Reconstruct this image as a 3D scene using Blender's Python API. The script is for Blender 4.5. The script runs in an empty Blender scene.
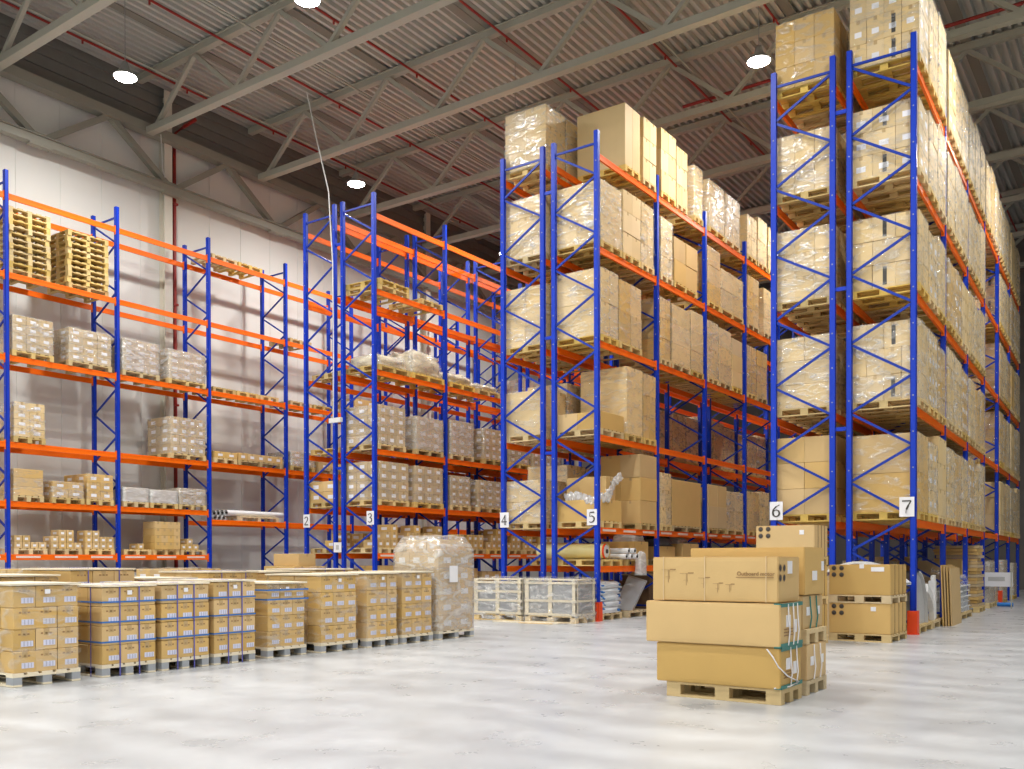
import bpy, bmesh, math, random, re
from mathutils import Vector, Matrix, noise
random.seed(7)
C = bpy.context.scene.collection
R = math.radians

# ------------------------------------------------------------------ materials
MATS = {}
def mat(name, color, rough=0.6, metal=0.0, noise_amt=0.0, scale=4.0, bump=0.0, bscale=30.0, rand=0.0, spec=0.5, stretch=None):
    m = bpy.data.materials.new(name); m.use_nodes = True
    nt = m.node_tree; n = nt.nodes; b = n['Principled BSDF']
    b.inputs['Base Color'].default_value = (*color, 1)
    b.inputs['Roughness'].default_value = rough
    b.inputs['Metallic'].default_value = metal
    b.inputs['Specular IOR Level'].default_value = spec
    tc = n.new('ShaderNodeTexCoord')
    src = tc.outputs['Object']
    if stretch:
        mp = n.new('ShaderNodeMapping'); mp.inputs['Scale'].default_value = stretch
        nt.links.new(src, mp.inputs['Vector']); src = mp.outputs['Vector']
    col = None
    if noise_amt:
        nz = n.new('ShaderNodeTexNoise'); nz.inputs['Scale'].default_value = scale; nz.inputs['Detail'].default_value = 5
        nt.links.new(src, nz.inputs['Vector'])
        mx = n.new('ShaderNodeMix'); mx.data_type = 'RGBA'
        mx.inputs[6].default_value = (*[c*(1-noise_amt) for c in color], 1)
        mx.inputs[7].default_value = (*[min(1, c*(1+noise_amt)) for c in color], 1)
        nt.links.new(nz.outputs['Fac'], mx.inputs[0]); col = mx.outputs[2]
    if rand:
        oi = n.new('ShaderNodeObjectInfo'); mr = n.new('ShaderNodeMapRange')
        mr.inputs['To Min'].default_value = 1-rand; mr.inputs['To Max'].default_value = 1+rand
        nt.links.new(oi.outputs['Random'], mr.inputs['Value'])
        hs = n.new('ShaderNodeHueSaturation')
        if col is not None: nt.links.new(col, hs.inputs['Color'])
        else: hs.inputs['Color'].default_value = (*color, 1)
        nt.links.new(mr.outputs['Result'], hs.inputs['Value'])
        mr2 = n.new('ShaderNodeMath'); mr2.operation = 'FRACT'
        ml = n.new('ShaderNodeMath'); ml.operation = 'MULTIPLY'; ml.inputs[1].default_value = 17.3
        nt.links.new(oi.outputs['Random'], ml.inputs[0]); nt.links.new(ml.outputs[0], mr2.inputs[0])
        mr3 = n.new('ShaderNodeMapRange'); mr3.inputs['To Min'].default_value = 1-rand*1.3; mr3.inputs['To Max'].default_value = 1+rand
        nt.links.new(mr2.outputs[0], mr3.inputs['Value']); nt.links.new(mr3.outputs['Result'], hs.inputs['Saturation'])
        col = hs.outputs['Color']
    if col is not None: nt.links.new(col, b.inputs['Base Color'])
    if bump:
        n2 = n.new('ShaderNodeTexNoise'); n2.inputs['Scale'].default_value = bscale; n2.inputs['Detail'].default_value = 4
        nt.links.new(src, n2.inputs['Vector'])
        bp = n.new('ShaderNodeBump'); bp.inputs['Strength'].default_value = bump; bp.inputs['Distance'].default_value = .02
        nt.links.new(n2.outputs['Fac'], bp.inputs['Height']); nt.links.new(bp.outputs['Normal'], b.inputs['Normal'])
    MATS[name] = m; return m
def emis(name, color, s):
    m = bpy.data.materials.new(name); m.use_nodes = True
    b = m.node_tree.nodes['Principled BSDF']
    b.inputs['Base Color'].default_value = (.9, .9, .9, 1)
    b.inputs['Emission Color'].default_value = (*color, 1); b.inputs['Emission Strength'].default_value = s
    MATS[name] = m; return m
def film(name, lo, hi, tint=(.93, .94, .95), gl=.5):
    m = bpy.data.materials.new(name); m.use_nodes = True
    nt = m.node_tree; n = nt.nodes
    for x in list(n):
        if x.type != 'OUTPUT_MATERIAL': n.remove(x)
    out = [x for x in n if x.type == 'OUTPUT_MATERIAL'][0]
    tr = n.new('ShaderNodeBsdfTransparent')
    df = n.new('ShaderNodeBsdfDiffuse'); df.inputs['Color'].default_value = (*tint, 1)
    go = n.new('ShaderNodeBsdfGlossy'); go.inputs['Roughness'].default_value = .11
    m1 = n.new('ShaderNodeMixShader'); m1.inputs[0].default_value = gl
    m2 = n.new('ShaderNodeMixShader')
    tc = n.new('ShaderNodeTexCoord'); mp = n.new('ShaderNodeMapping'); mp.inputs['Scale'].default_value = (1, 1, 2.6)
    mp.inputs['Rotation'].default_value = (.3, .25, 0)
    oi = n.new('ShaderNodeObjectInfo'); ad = n.new('ShaderNodeVectorMath'); ad.operation = 'ADD'
    nt.links.new(tc.outputs['Object'], ad.inputs[0]); 
    ml = n.new('ShaderNodeMath'); ml.operation = 'MULTIPLY'; ml.inputs[1].default_value = 40
    nt.links.new(oi.outputs['Random'], ml.inputs[0]); nt.links.new(ml.outputs[0], ad.inputs[1])
    nt.links.new(ad.outputs[0], mp.inputs['Vector'])
    nz = n.new('ShaderNodeTexNoise'); nz.inputs['Scale'].default_value = 3.2; nz.inputs['Detail'].default_value = 4; nz.inputs['Distortion'].default_value = 1.2
    nt.links.new(mp.outputs['Vector'], nz.inputs['Vector'])
    mr = n.new('ShaderNodeMapRange'); mr.inputs['From Min'].default_value = .47; mr.inputs['From Max'].default_value = .76
    mr.inputs['To Min'].default_value = lo; mr.inputs['To Max'].default_value = hi
    nt.links.new(nz.outputs['Fac'], mr.inputs['Value']); nt.links.new(mr.outputs['Result'], m2.inputs[0])
    bp = n.new('ShaderNodeBump'); bp.inputs['Strength'].default_value = .7; bp.inputs['Distance'].default_value = .045
    nt.links.new(nz.outputs['Fac'], bp.inputs['Height'])
    nt.links.new(bp.outputs['Normal'], go.inputs['Normal']); nt.links.new(bp.outputs['Normal'], df.inputs['Normal'])
    nt.links.new(df.outputs[0], m1.inputs[1]); nt.links.new(go.outputs[0], m1.inputs[2])
    nt.links.new(tr.outputs[0], m2.inputs[1]); nt.links.new(m1.outputs[0], m2.inputs[2])
    nt.links.new(m2.outputs[0], out.inputs['Surface'])
    MATS[name] = m; return m

KR = mat('kraft', (.60, .40, .155), .62, 0, .06, 3, .05, 60, .10)
KP = mat('kraft_pale', (.68, .51, .265), .6, 0, .06, 3, .05, 60, .09)
KG = mat('kraft_grey', (.52, .40, .24), .6, 0, .07, 3, .05, 60, .10)
TAPE = mat('tape', (.50, .35, .17), .25)
SEAM = mat('seam', (.20, .12, .05), .8)
LAB = mat('paper_label', (.80, .80, .84), .5)
LABL = mat('lilac_label', (.62, .64, .80), .5)
LABP = mat('pink_label', (.80, .62, .55), .6)
GREYL = mat('grey_print', (.42, .43, .55), .6)
FAINT = mat('faint_print', (.42, .27, .12), .7)
PALET = mat('pale_tape', (.68, .52, .30), .4)
SHADEDECK = mat('shaded_deck_band', (.19, .185, .17), .6, .1, .1)  # deck colour darkened, shade painted in
PRT = mat('dark_print', (.05, .045, .04), .6)
PRB = mat('brown_print', (.30, .17, .07), .7)
WOOD = mat('pallet_wood', (.66, .50, .26), .75, 0, .18, 5, .1, 40, .16, stretch=(1, 6, 6))
WOODY = mat('euro_pallet_wood', (.62, .45, .17), .75, 0, .2, 5, .1, 40, .18, stretch=(1, 6, 6))
WOODW = mat('pale_board', (.74, .66, .50), .7, 0, .08, 5, 0, 40, .06)
GREYB = mat('grey_block', (.33, .35, .38), .7, 0, .1)
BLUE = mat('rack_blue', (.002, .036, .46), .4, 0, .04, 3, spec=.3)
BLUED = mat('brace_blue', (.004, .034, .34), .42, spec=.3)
ORNG = mat('rack_orange', (.93, .155, .002), .42, 0, .04, 3, spec=.3)
ORRED = mat('guard_orange', (.85, .07, .01), .45)
FLOORM = None
STEEL = mat('truss_paint', (.40, .395, .33), .5, 0, .06, 2)
DECK = mat('roof_deck', (.53, .53, .49), .45, .2, .10, .6)
JACK = mat('wall_truss_shaded', (.27, .265, .22), .5, 0, .06, 2)  # same paint as the roof trusses, darkened to put its shade in
PURL = mat('purlin_paint', (.22, .21, .175), .6)
REDP = mat('sprinkler_red', (.30, .02, .015), .4)
CABLE = mat('white_cable', (.7, .7, .68), .5)
WHITE = mat('white_plastic', (.78, .79, .80), .35, 0, .03)
GREYP = mat('grey_plastic', (.50, .50, .50), .4, 0, .05)
GREYW = mat('grey_wrap', (.36, .37, .39), .35, 0, .15, 8, .3, 12)
BAGB = mat('blue_bag', (.02, .20, .62), .4)
BAGW = mat('white_bag', (.72, .76, .80), .45, 0, .05, 6, .3, 10)
YROLL = mat('yellow_film_roll', (.80, .70, .32), .3, 0, .06, 4)
STRB = mat('blue_strap', (.03, .16, .50), .35)
STRV = mat('violet_strap', (.10, .10, .42), .35)
STRW = mat('white_strap', (.80, .78, .78), .4)
STRG = mat('green_corner', (.04, .20, .17), .5)
BROWN = mat('brown_board', (.17, .10, .05), .6, 0, .1)
DARK = mat('dark_goods', (.06, .06, .065), .6, 0, .2, 5)
COLM = mat('column_paint', (.68, .65, .56), .6)
CREAM = mat('cream_bag', (.66, .58, .42), .5, 0, .12, 8, .5, 9, .06)
SHEETM = mat('grey_sheet', (.58, .62, .68), .3, .1, .05)
HOUS = mat('lamp_housing', (.35, .35, .34), .4, .4)
EMI = emis('lamp_glass', (1, .97, .90), 60)
FILM = film('stretch_film', .05, .80, (.86,.85,.82), .42)
FILMH = film('heavy_stretch_film', .34, .95, (.80, .78, .74), .4)
FILML = film('light_stretch_film', .0, .50, (.84,.83,.80), .5)
FILMW = film('white_film', .6, .95, (.86, .86, .85), .3)

# ------------------------------------------------------------------ mesh builder
class MB:
    def __init__(s): s.v = []; s.f = []; s.m = []; s.mats = []; s.sm = []
    def mi(s, m):
        if m not in s.mats: s.mats.append(m)
        return s.mats.index(m)
    def add(s, vs, fs, m, M=None, smooth=False):
        b = len(s.v); i = s.mi(m)
        s.v += [tuple(M @ Vector(v)) for v in vs] if M else [tuple(v) for v in vs]
        for f in fs: s.f.append(tuple(b+k for k in f)); s.m.append(i); s.sm.append(smooth)
        return s
    def box(s, x0, x1, y0, y1, z0, z1, m, M=None):
        vs = [(x0,y0,z0),(x1,y0,z0),(x1,y1,z0),(x0,y1,z0),(x0,y0,z1),(x1,y0,z1),(x1,y1,z1),(x0,y1,z1)]
        return s.add(vs, [(0,3,2,1),(4,5,6,7),(0,1,5,4),(1,2,6,5),(2,3,7,6),(3,0,4,7)], m, M)
    def bar(s, p, q, w, h, m, up=(0,0,1)):
        p = Vector(p); q = Vector(q); d = (q-p); L = d.length; d.normalize()
        u = Vector(up)
        if abs(d.dot(u)) > .99: u = Vector((0,1,0))
        a = d.cross(u).normalized(); b = a.cross(d).normalized()
        M = Matrix(((d.x,a.x,b.x,p.x),(d.y,a.y,b.y,p.y),(d.z,a.z,b.z,p.z),(0,0,0,1)))
        return s.box(0, L, -w/2, w/2, -h/2, h/2, m, M)
    def tube(s, pts, r, m, n=8, caps=True, radii=None):
        pts = [Vector(p) for p in pts]; rings = []
        vs = []; fs = []
        for i, p in enumerate(pts):
            d = (pts[min(i+1, len(pts)-1)] - pts[max(i-1, 0)]).normalized()
            u = Vector((0,0,1)) if abs(d.z) < .9 else Vector((1,0,0))
            a = d.cross(u).normalized(); b = a.cross(d)
            rr = radii[i] if radii else r
            for k in range(n):
                t = 2*math.pi*k/n; vs.append(p + a*math.cos(t)*rr + b*math.sin(t)*rr)
        for i in range(len(pts)-1):
            for k in range(n):
                fs.append((i*n+k, i*n+(k+1) % n, (i+1)*n+(k+1) % n, (i+1)*n+k))
        s.add(vs, fs, m, smooth=True)
        if caps:
            b = [vs[k] for k in range(n)]; s.add(b, [tuple(range(n))][::-1], m)
            e = [vs[(len(pts)-1)*n+k] for k in range(n)]; s.add(e, [tuple(range(n))], m)
        return s
    def lathe(s, prof, m, n=20, M=None):
        vs = []; fs = []
        for r, z in prof:
            for k in range(n):
                t = 2*math.pi*k/n; vs.append((r*math.cos(t), r*math.sin(t), z))
        for i in range(len(prof)-1):
            for k in range(n): fs.append((i*n+k, i*n+(k+1) % n, (i+1)*n+(k+1) % n, (i+1)*n+k))
        return s.add(vs, fs, m, M, True)
    def mesh(s, name):
        me = bpy.data.meshes.new(name); me.from_pydata(s.v, [], s.f)
        for m in s.mats: me.materials.append(m)
        me.polygons.foreach_set('material_index', s.m); me.polygons.foreach_set('use_smooth', s.sm)
        me.update(); return me
    def obj(s, name, parent=None, loc=(0,0,0), rot=(0,0,0)):
        return ob(name, s.mesh(name), parent, loc, rot)
def ob(name, me, parent=None, loc=(0,0,0), rot=(0,0,0)):
    o = bpy.data.objects.new(name, me); C.objects.link(o); o.parent = parent; o.location = loc; o.rotation_euler = rot
    return o
NUMW = {'2':'two','3':'three','4':'four','5':'five','6':'six','7':'seven'}
def tag(o, label, cat, group=None):
    label = re.sub(r'\b([2-7])\b', lambda m: NUMW[m.group(1)], label)
    o['label'] = label; o['category'] = cat
    if group: o['group'] = group
    return o
def thing(name, label, cat, loc=(0,0,0), rz=0, group=None):
    return tag(ob(name, None, None, loc, (0,0,rz)), label, cat, group)
def struct(o, label=None):
    o['kind'] = 'structure'
    if label: o['label'] = label
    return o

# ------------------------------------------------------------------ frames of reference (rack rows)
class Fr:
    def __init__(s, ox, oy, a=0): s.o = (ox, oy); s.a = a; s.c = math.cos(a); s.s = math.sin(a)
    def w(s, x, y, z=0): return (s.o[0]+s.c*x-s.s*y, s.o[1]+s.s*x+s.c*y, z)
F67 = Fr(-3.66, 17.72, R(1.73)); F45 = Fr(-10.11, 17.72); F23 = Fr(-16.41, 17.40); F1 = Fr(-22.6, 11.29)
F0 = Fr(0, 0)
ORD = ['first','second','third','fourth','fifth','sixth','seventh','eighth','ninth','tenth','eleventh','twelfth','thirteenth','fourteenth','fifteenth','sixteenth','seventeenth','eighteenth','nineteenth','twentieth']

# ------------------------------------------------------------------ cached pieces
CACHE = {}
def pallet_mesh(lx, ly, wood, h=.144, block=None):
    k = ('p', round(lx,2), round(ly,2), wood.name, h, block and block.name)
    if k in CACHE: return CACHE[k]
    b = MB(); t = .022; bl = block or wood
    X = lx/2; Y = ly/2
    for y in (-Y+.05, 0, Y-.05):
        b.box(-X, X, y-.05, y+.05, 0, t, wood)
        for x in (-X+.0725, 0, X-.0725):
            b.box(x-.0715, x+.0715, y-.049, y+.049, t, h-2*t, bl)
    for x in (-X+.0725, 0, X-.0725): b.box(x-.0725, x+.0725, -Y, Y, h-2*t, h-t, wood)
    n = max(5, round(ly/.19)); w = .118
    for i in range(n):
        y = -Y+w/2+(ly-w)*i/(n-1); b.box(-X, X, y-w/2, y+w/2, h-t, h, wood)
    CACHE[k] = b.mesh('pallet'); return CACHE[k]

def carton_mesh(dx, dy, dz, style, m):
    k = ('c', round(dx,2), round(dy,2), round(dz,2), style, m.name)
    if k in CACHE: return CACHE[k]
    b = MB(); X, Y = dx/2, dy/2; c = .006
    # chamfered box
    vs = []; 
    for z, i in ((0, c), (c, 0), (dz-c, 0), (dz, c)):
        vs += [(-X+i,-Y+i,z),(X-i,-Y+i,z),(X-i,Y-i,z),(-X+i,Y-i,z)]
    fs = [(3,2,1,0),(12,13,14,15)]
    for r in range(3):
        for q in range(4): fs.append((r*4+q, r*4+(q+1) % 4, r*4+4+(q+1) % 4, r*4+4+q))
    b.add(vs, fs, m)
    e = .0015; tw = .03
    if style != 'bare':
        if dx >= dy:
            b.box(-X-e, X+e, -tw, tw, dz-.07, dz+e, TAPE)
        else:
            b.box(-tw, tw, -Y-e, Y+e, dz-.07, dz+e, TAPE)
    if 'label' in style:   # small white label on the +x and the -y faces
        lw = min(.2, dy*.42); lh = min(.1, dz*.36)
        if 'lilac' in style: lw = dy*.56; lh = dz*.26
        L = LABL if 'lilac' in style else LAB
        yo = .03 if 'lilac' in style else 0
        b.box(X, X+e*1.6, yo-lw/2, yo+lw/2, dz*(.2 if 'lilac' in style else .30), dz*(.2 if 'lilac' in style else .30)+lh, L)
        if 'lilac' not in style:
            lw = min(.2, dx*.42); b.box(-lw/2, lw/2, -Y-e*1.6, -Y, dz*.30, dz*.30+lh, L)
        else:
            for q in (-.05, 0, .045): b.box(X, X+e, q-.012, q+.012, dz*.74, dz*.82, PRB)
            for q in (-.25, .05, .3): b.box(X+e*1.6, X+e*2.2, yo+q*lw-.006, yo+q*lw+.006, dz*.22, dz*.18+lh, GREYL)
    if 'dark' in style:
        b.box(-.02, .05, -Y-e*1.6, -Y, dz*.12, dz*.88, PRT)
    if 'seam' in style:
        b.box(-X*.999, X*.999, -Y-e, -Y, dz*.995-.006, dz*.995, SEAM)
    CACHE[k] = b.mesh('carton'); return CACHE[k]

def film_mesh(dx, dy, dz, m, taper=0.0, amp=.012, sag=0.0):
    var = random.randrange(3)
    k = ('f', round(dx,1), round(dy,1), round(dz,1), m.name, taper, var)
    q = (round(dx,1), round(dy,1), round(dz,1))
    sc = (dx/q[0], dy/q[1], dz/q[2])
    if k in CACHE: return CACHE[k], sc
    dx, dy, dz = q
    b = MB(); nz = 14 if taper else 9; n = 8; off = var*9.7
    ring = []
    X, Y = dx/2, dy/2
    for i in range(n): ring.append((-X+dx*i/n, -Y, 0, -1))
    for i in range(n): ring.append((X, -Y+dy*i/n, 1, 0))
    for i in range(n): ring.append((X-dx*i/n, Y, 0, 1))
    for i in range(n): ring.append((-X, Y-dy*i/n, -1, 0))
    N = len(ring); vs = []; fs = []
    for j in range(nz+1):
        z = dz*j/nz; t = 1 - taper*max(0, (j/nz-.86)/.14)
        for x, y, a, c in ring:
            d = (noise.noise(Vector((x*4+off, y*4, z*5)))*1.0+.85)*amp
            if j == nz: d *= .3
            vs.append((x*t+a*d+(.004 if x > 0 else -.004), y*t+c*d+(.004 if y > 0 else -.004), z))
    for j in range(nz):
        for i in range(N): fs.append((j*N+i, j*N+(i+1) % N, (j+1)*N+(i+1) % N, (j+1)*N+i))
    top = [vs[nz*N+i] for i in range(N)]
    b.add(vs, fs, m, smooth=True)
    # top cap, grid
    g = 8; gv = []; gf = []; t = 1-taper
    for a in range(g+1):
        for c in range(g+1):
            x = -X*t+dx*t*a/g; y = -Y*t+dy*t*c/g
            edge = a in (0, g) or c in (0, g)
            gv.append((x, y, dz+.006+(0 if edge else .01+.02*noise.noise(Vector((x*5+off, y*5, 3)))))) 
    for a in range(g):
        for c in range(g): gf.append((a*(g+1)+c, (a+1)*(g+1)+c, (a+1)*(g+1)+c+1, a*(g+1)+c+1))
    b.add(gv, gf, m, smooth=True)
    CACHE[k] = b.mesh('stretch_film'); return CACHE[k], sc

def lump_mesh(dx, dy, dz, m, seed):
    """rounded uneven bundle of goods"""
    bm = bmesh.new(); bmesh.ops.create_cube(bm, size=1); bmesh.ops.subdivide_edges(bm, edges=bm.edges[:], cuts=7, use_grid_fill=True)
    for v in bm.verts:
        p = v.co.copy(); q = p.normalized()*.62
        t = .35+.35*max(0, p.z+.1); p = p.lerp(q, min(.8, t)) if p.z > -.3 else p
        h = 1+.28*noise.noise(Vector((p.x*3+seed, p.y*3, 1)))
        p.z = -.5+(p.z+.5)*h
        p += Vector((noise.noise(p*5+Vector((seed,0,0))), noise.noise(p*5+Vector((0,seed,0))), 0))*.04
        v.co = Vector((p.x*dx, p.y*dy, max(0, (p.z+.5)*dz)))
    me = bpy.data.meshes.new('bundle'); bm.to_mesh(me); bm.free(); me.materials.append(m)
    for p in me.polygons: p.use_smooth = True
    return me

def strap_ring(axis, dx, dy, dz, pos, m, w=.014):
    """axis z: horizontal band at height pos; axis y: vertical band around the x-z section at y=pos; axis x: around the y-z section"""
    b = MB(); t = .003; X, Y = dx/2+t, dy/2+t
    if axis == 'z':
        b.box(-X, X, -Y, -Y+t, pos-w/2, pos+w/2, m).box(-X, X, Y-t, Y, pos-w/2, pos+w/2, m)
        b.box(-X, -X+t, -Y, Y, pos-w/2, pos+w/2, m).box(X-t, X, -Y, Y, pos-w/2, pos+w/2, m)
    elif axis == 'y':
        b.box(-X, -X+t, pos-w/2, pos+w/2, 0, dz+t, m).box(X-t, X, pos-w/2, pos+w/2, 0, dz+t, m).box(-X, X, pos-w/2, pos+w/2, dz, dz+t, m)
    else:
        b.box(pos-w/2, pos+w/2, -Y, -Y+t, 0, dz+t, m).box(pos-w/2, pos+w/2, Y-t, Y, 0, dz+t, m).box(pos-w/2, pos+w/2, -Y, Y, dz, dz+t, m)
    return b

SUPP = []
def load(F, x0, x1, y0, y1, z, h, label, group, n=(2,2,3), style='tape', m=KP, fm=FILM, wood=WOODY, block=None, px=None, over=.0, gap=.006, name='pallet_load', taper=0.0, ragged=False, jit=.004, cap=0):
    """one pallet with its cartons and film; local box x0..x1,y0..y1, standing at z, total height h incl. pallet"""
    for FF, ys in ((F67, B7), (F45, B5), (F23, B3), (F1, B1)):
        if F is FF:
            for fy in ys:
                if y0 < fy+.085 and y1 > fy-.085:
                    if (y0+y1)/2 > fy: y0 = fy+.085
                    else: y1 = fy-.085
    cx, cy = (x0+x1)/2, (y0+y1)/2; lx, ly = x1-x0, y1-y0
    t = thing(name, label, 'pallet load', F.w(cx, cy, z+.003), F.a+random.uniform(-.006, .006), group)
    ob('pallet', pallet_mesh(lx, ly, wood, .144, block), t)
    H = h-.144; nx, ny, nz = n; ox = lx-2*over; oy = ly-2*over
    ins = .0 if fm is None else .015
    ox -= 2*ins; oy -= 2*ins
    dx, dy, dz = ox/nx-gap, oy/ny-gap, H/nz
    me = carton_mesh(dx, dy, dz-.003, style, m); me2 = carton_mesh(dx, dy, dz-.003, style.replace('dark', '').strip() or 'tape', m)
    for k in range(nz):
        for i in range(nx):
            for j in range(ny):
                if 0 < k < nz-1 and i < nx-1 and j > 0: continue
                if ragged and k == nz-1 and random.random() < .35: continue
                e = .70 if cap and k == nz-1 else 1
                c_ = ob('carton', me if i == nx//2 and k != nz-2 else me2, t, (e*(-ox/2+ox*(i+.5)/nx)+random.uniform(-jit,jit), e*(-oy/2+oy*(j+.5)/ny)+random.uniform(-jit,jit), .144+k*dz), (0,0,random.uniform(-.004,.004)))
                if e < 1: c_.scale = (e, e, .8)
    if fm is not None:
        fme, sc = film_mesh(ox+.012, oy+.012, H+.004, fm, taper)
        f = ob('stretch_film', fme, t, (0,0,.142)); f.scale = sc
    return t

# ------------------------------------------------------------------ room
XW = -24.35
def room():
    # floor
    global FLOORM
    m = mat('floor_concrete', (.56, .555, .555), .34, 0, .0); FLOORM = m
    nt = m.node_tree; n = nt.nodes; b = n['Principled BSDF']
    tc = n.new('ShaderNodeTexCoord')
    n1 = n.new('ShaderNodeTexNoise'); n1.inputs['Scale'].default_value = .55; n1.inputs['Detail'].default_value = 6; n1.inputs['Roughness'].default_value = .6
    n2 = n.new('ShaderNodeTexNoise'); n2.inputs['Scale'].default_value = 2.2; n2.inputs['Detail'].default_value = 6; n2.inputs['Roughness'].default_value = .55
    w = n.new('ShaderNodeTexWave'); w.wave_type = 'RINGS'; w.inputs['Scale'].default_value = .35; w.inputs['Distortion'].default_value = 9; w.inputs['Detail'].default_value = 3
    for q in (n1, n2, w): nt.links.new(tc.outputs['Object'], q.inputs['Vector'])
    a = n.new('ShaderNodeMath'); a.operation = 'MULTIPLY_ADD'; a.inputs[1].default_value = .55; nt.links.new(n1.outputs['Fac'], a.inputs[0])
    a2 = n.new('ShaderNodeMath'); a2.operation = 'MULTIPLY'; a2.inputs[1].default_value = .10; nt.links.new(n2.outputs['Fac'], a2.inputs[0]); nt.links.new(a2.outputs[0], a.inputs[2])
    a3 = n.new('ShaderNodeMath'); a3.operation = 'MULTIPLY_ADD'; a3.inputs[1].default_value = .10; nt.links.new(w.outputs['Fac'], a3.inputs[0]); nt.links.new(a.outputs[0], a3.inputs[2])
    cr = n.new('ShaderNodeValToRGB'); cr.color_ramp.elements[0].position = .22; cr.color_ramp.elements[1].position = .56
    cr.color_ramp.elements[0].color = (.35, .36, .375, 1); cr.color_ramp.elements[1].color = (.57, .585, .605, 1)
    nt.links.new(a3.outputs[0], cr.inputs['Fac']); nt.links.new(cr.outputs['Color'], b.inputs['Base Color'])
    mr = n.new('ShaderNodeMapRange'); mr.inputs['To Min'].default_value = .20; mr.inputs['To Max'].default_value = .40
    nt.links.new(n2.outputs['Fac'], mr.inputs['Value']); nt.links.new(mr.outputs['Result'], b.inputs['Roughness'])
    bp = n.new('ShaderNodeBump'); bp.inputs['Strength'].default_value = .02; nt.links.new(n2.outputs['Fac'], bp.inputs['Height']); nt.links.new(bp.outputs['Normal'], b.inputs['Normal'])
    struct(MB().box(-24.6, 14.3, -14.3, 46.3, -.3, 0, m).obj('floor'))
    # walls: sandwich panels with shallow joints
    wm = mat('wall_panel', (.70, .705, .675), .55, 0, .035, .5)
    b = MB().box(XW-.3, XW, -14.3, 46.3, 0, 16, wm)
    for i in range(50):
        y = -14+1.2*i; b.box(XW, XW+.012, y+.012, y+1.188, 0, 15.2, wm)
    struct(b.obj('wall_left'))
    bw = mat('back_wall_panel', (.13, .12, .11), .6, 0, .05, .5)
    struct(MB().box(-24.35, 14.3, 46, 46.3, 0, 16, bw).obj('wall_back'))
    struct(MB().box(14, 14.3, -14.3, 46, 0, 16, wm).obj('wall_right'))
    struct(MB().box(-24.35, 14, -14.3, -14, 0, 16, wm).obj('wall_front'))
    b = MB()  # added ribbed band standing in for shaded deck above the wall truss
    for k in range(9): b.box(XW+.013, XW+.06+.05*(k % 2), -14, 46, 13.9+.165*k, 13.9+.165*(k+1), SHADEDECK)
    struct(b.obj('trim_shade_1'))
    # roof deck: corrugated, ribs along y
    b = MB(); p = .235; x = -24.34; vs = []; i = 0
    while x < 14.1:
        for dx, dz in ((0, 0), (.085, 0), (.115, .115), (.205, .115)):
            vs += [(x+dx, -14.2, 15.34+dz), (x+dx, 46, 15.34+dz)]
        x += p
    fs = [(2*k, 2*k+1, 2*k+3, 2*k+2) for k in range(len(vs)//2-1)]
    b.add(vs, fs, DECK); b.box(-24.35, 14, -14, 46, 15.52, 15.6, DECK)
    struct(b.obj('ceiling'))
room()

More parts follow.
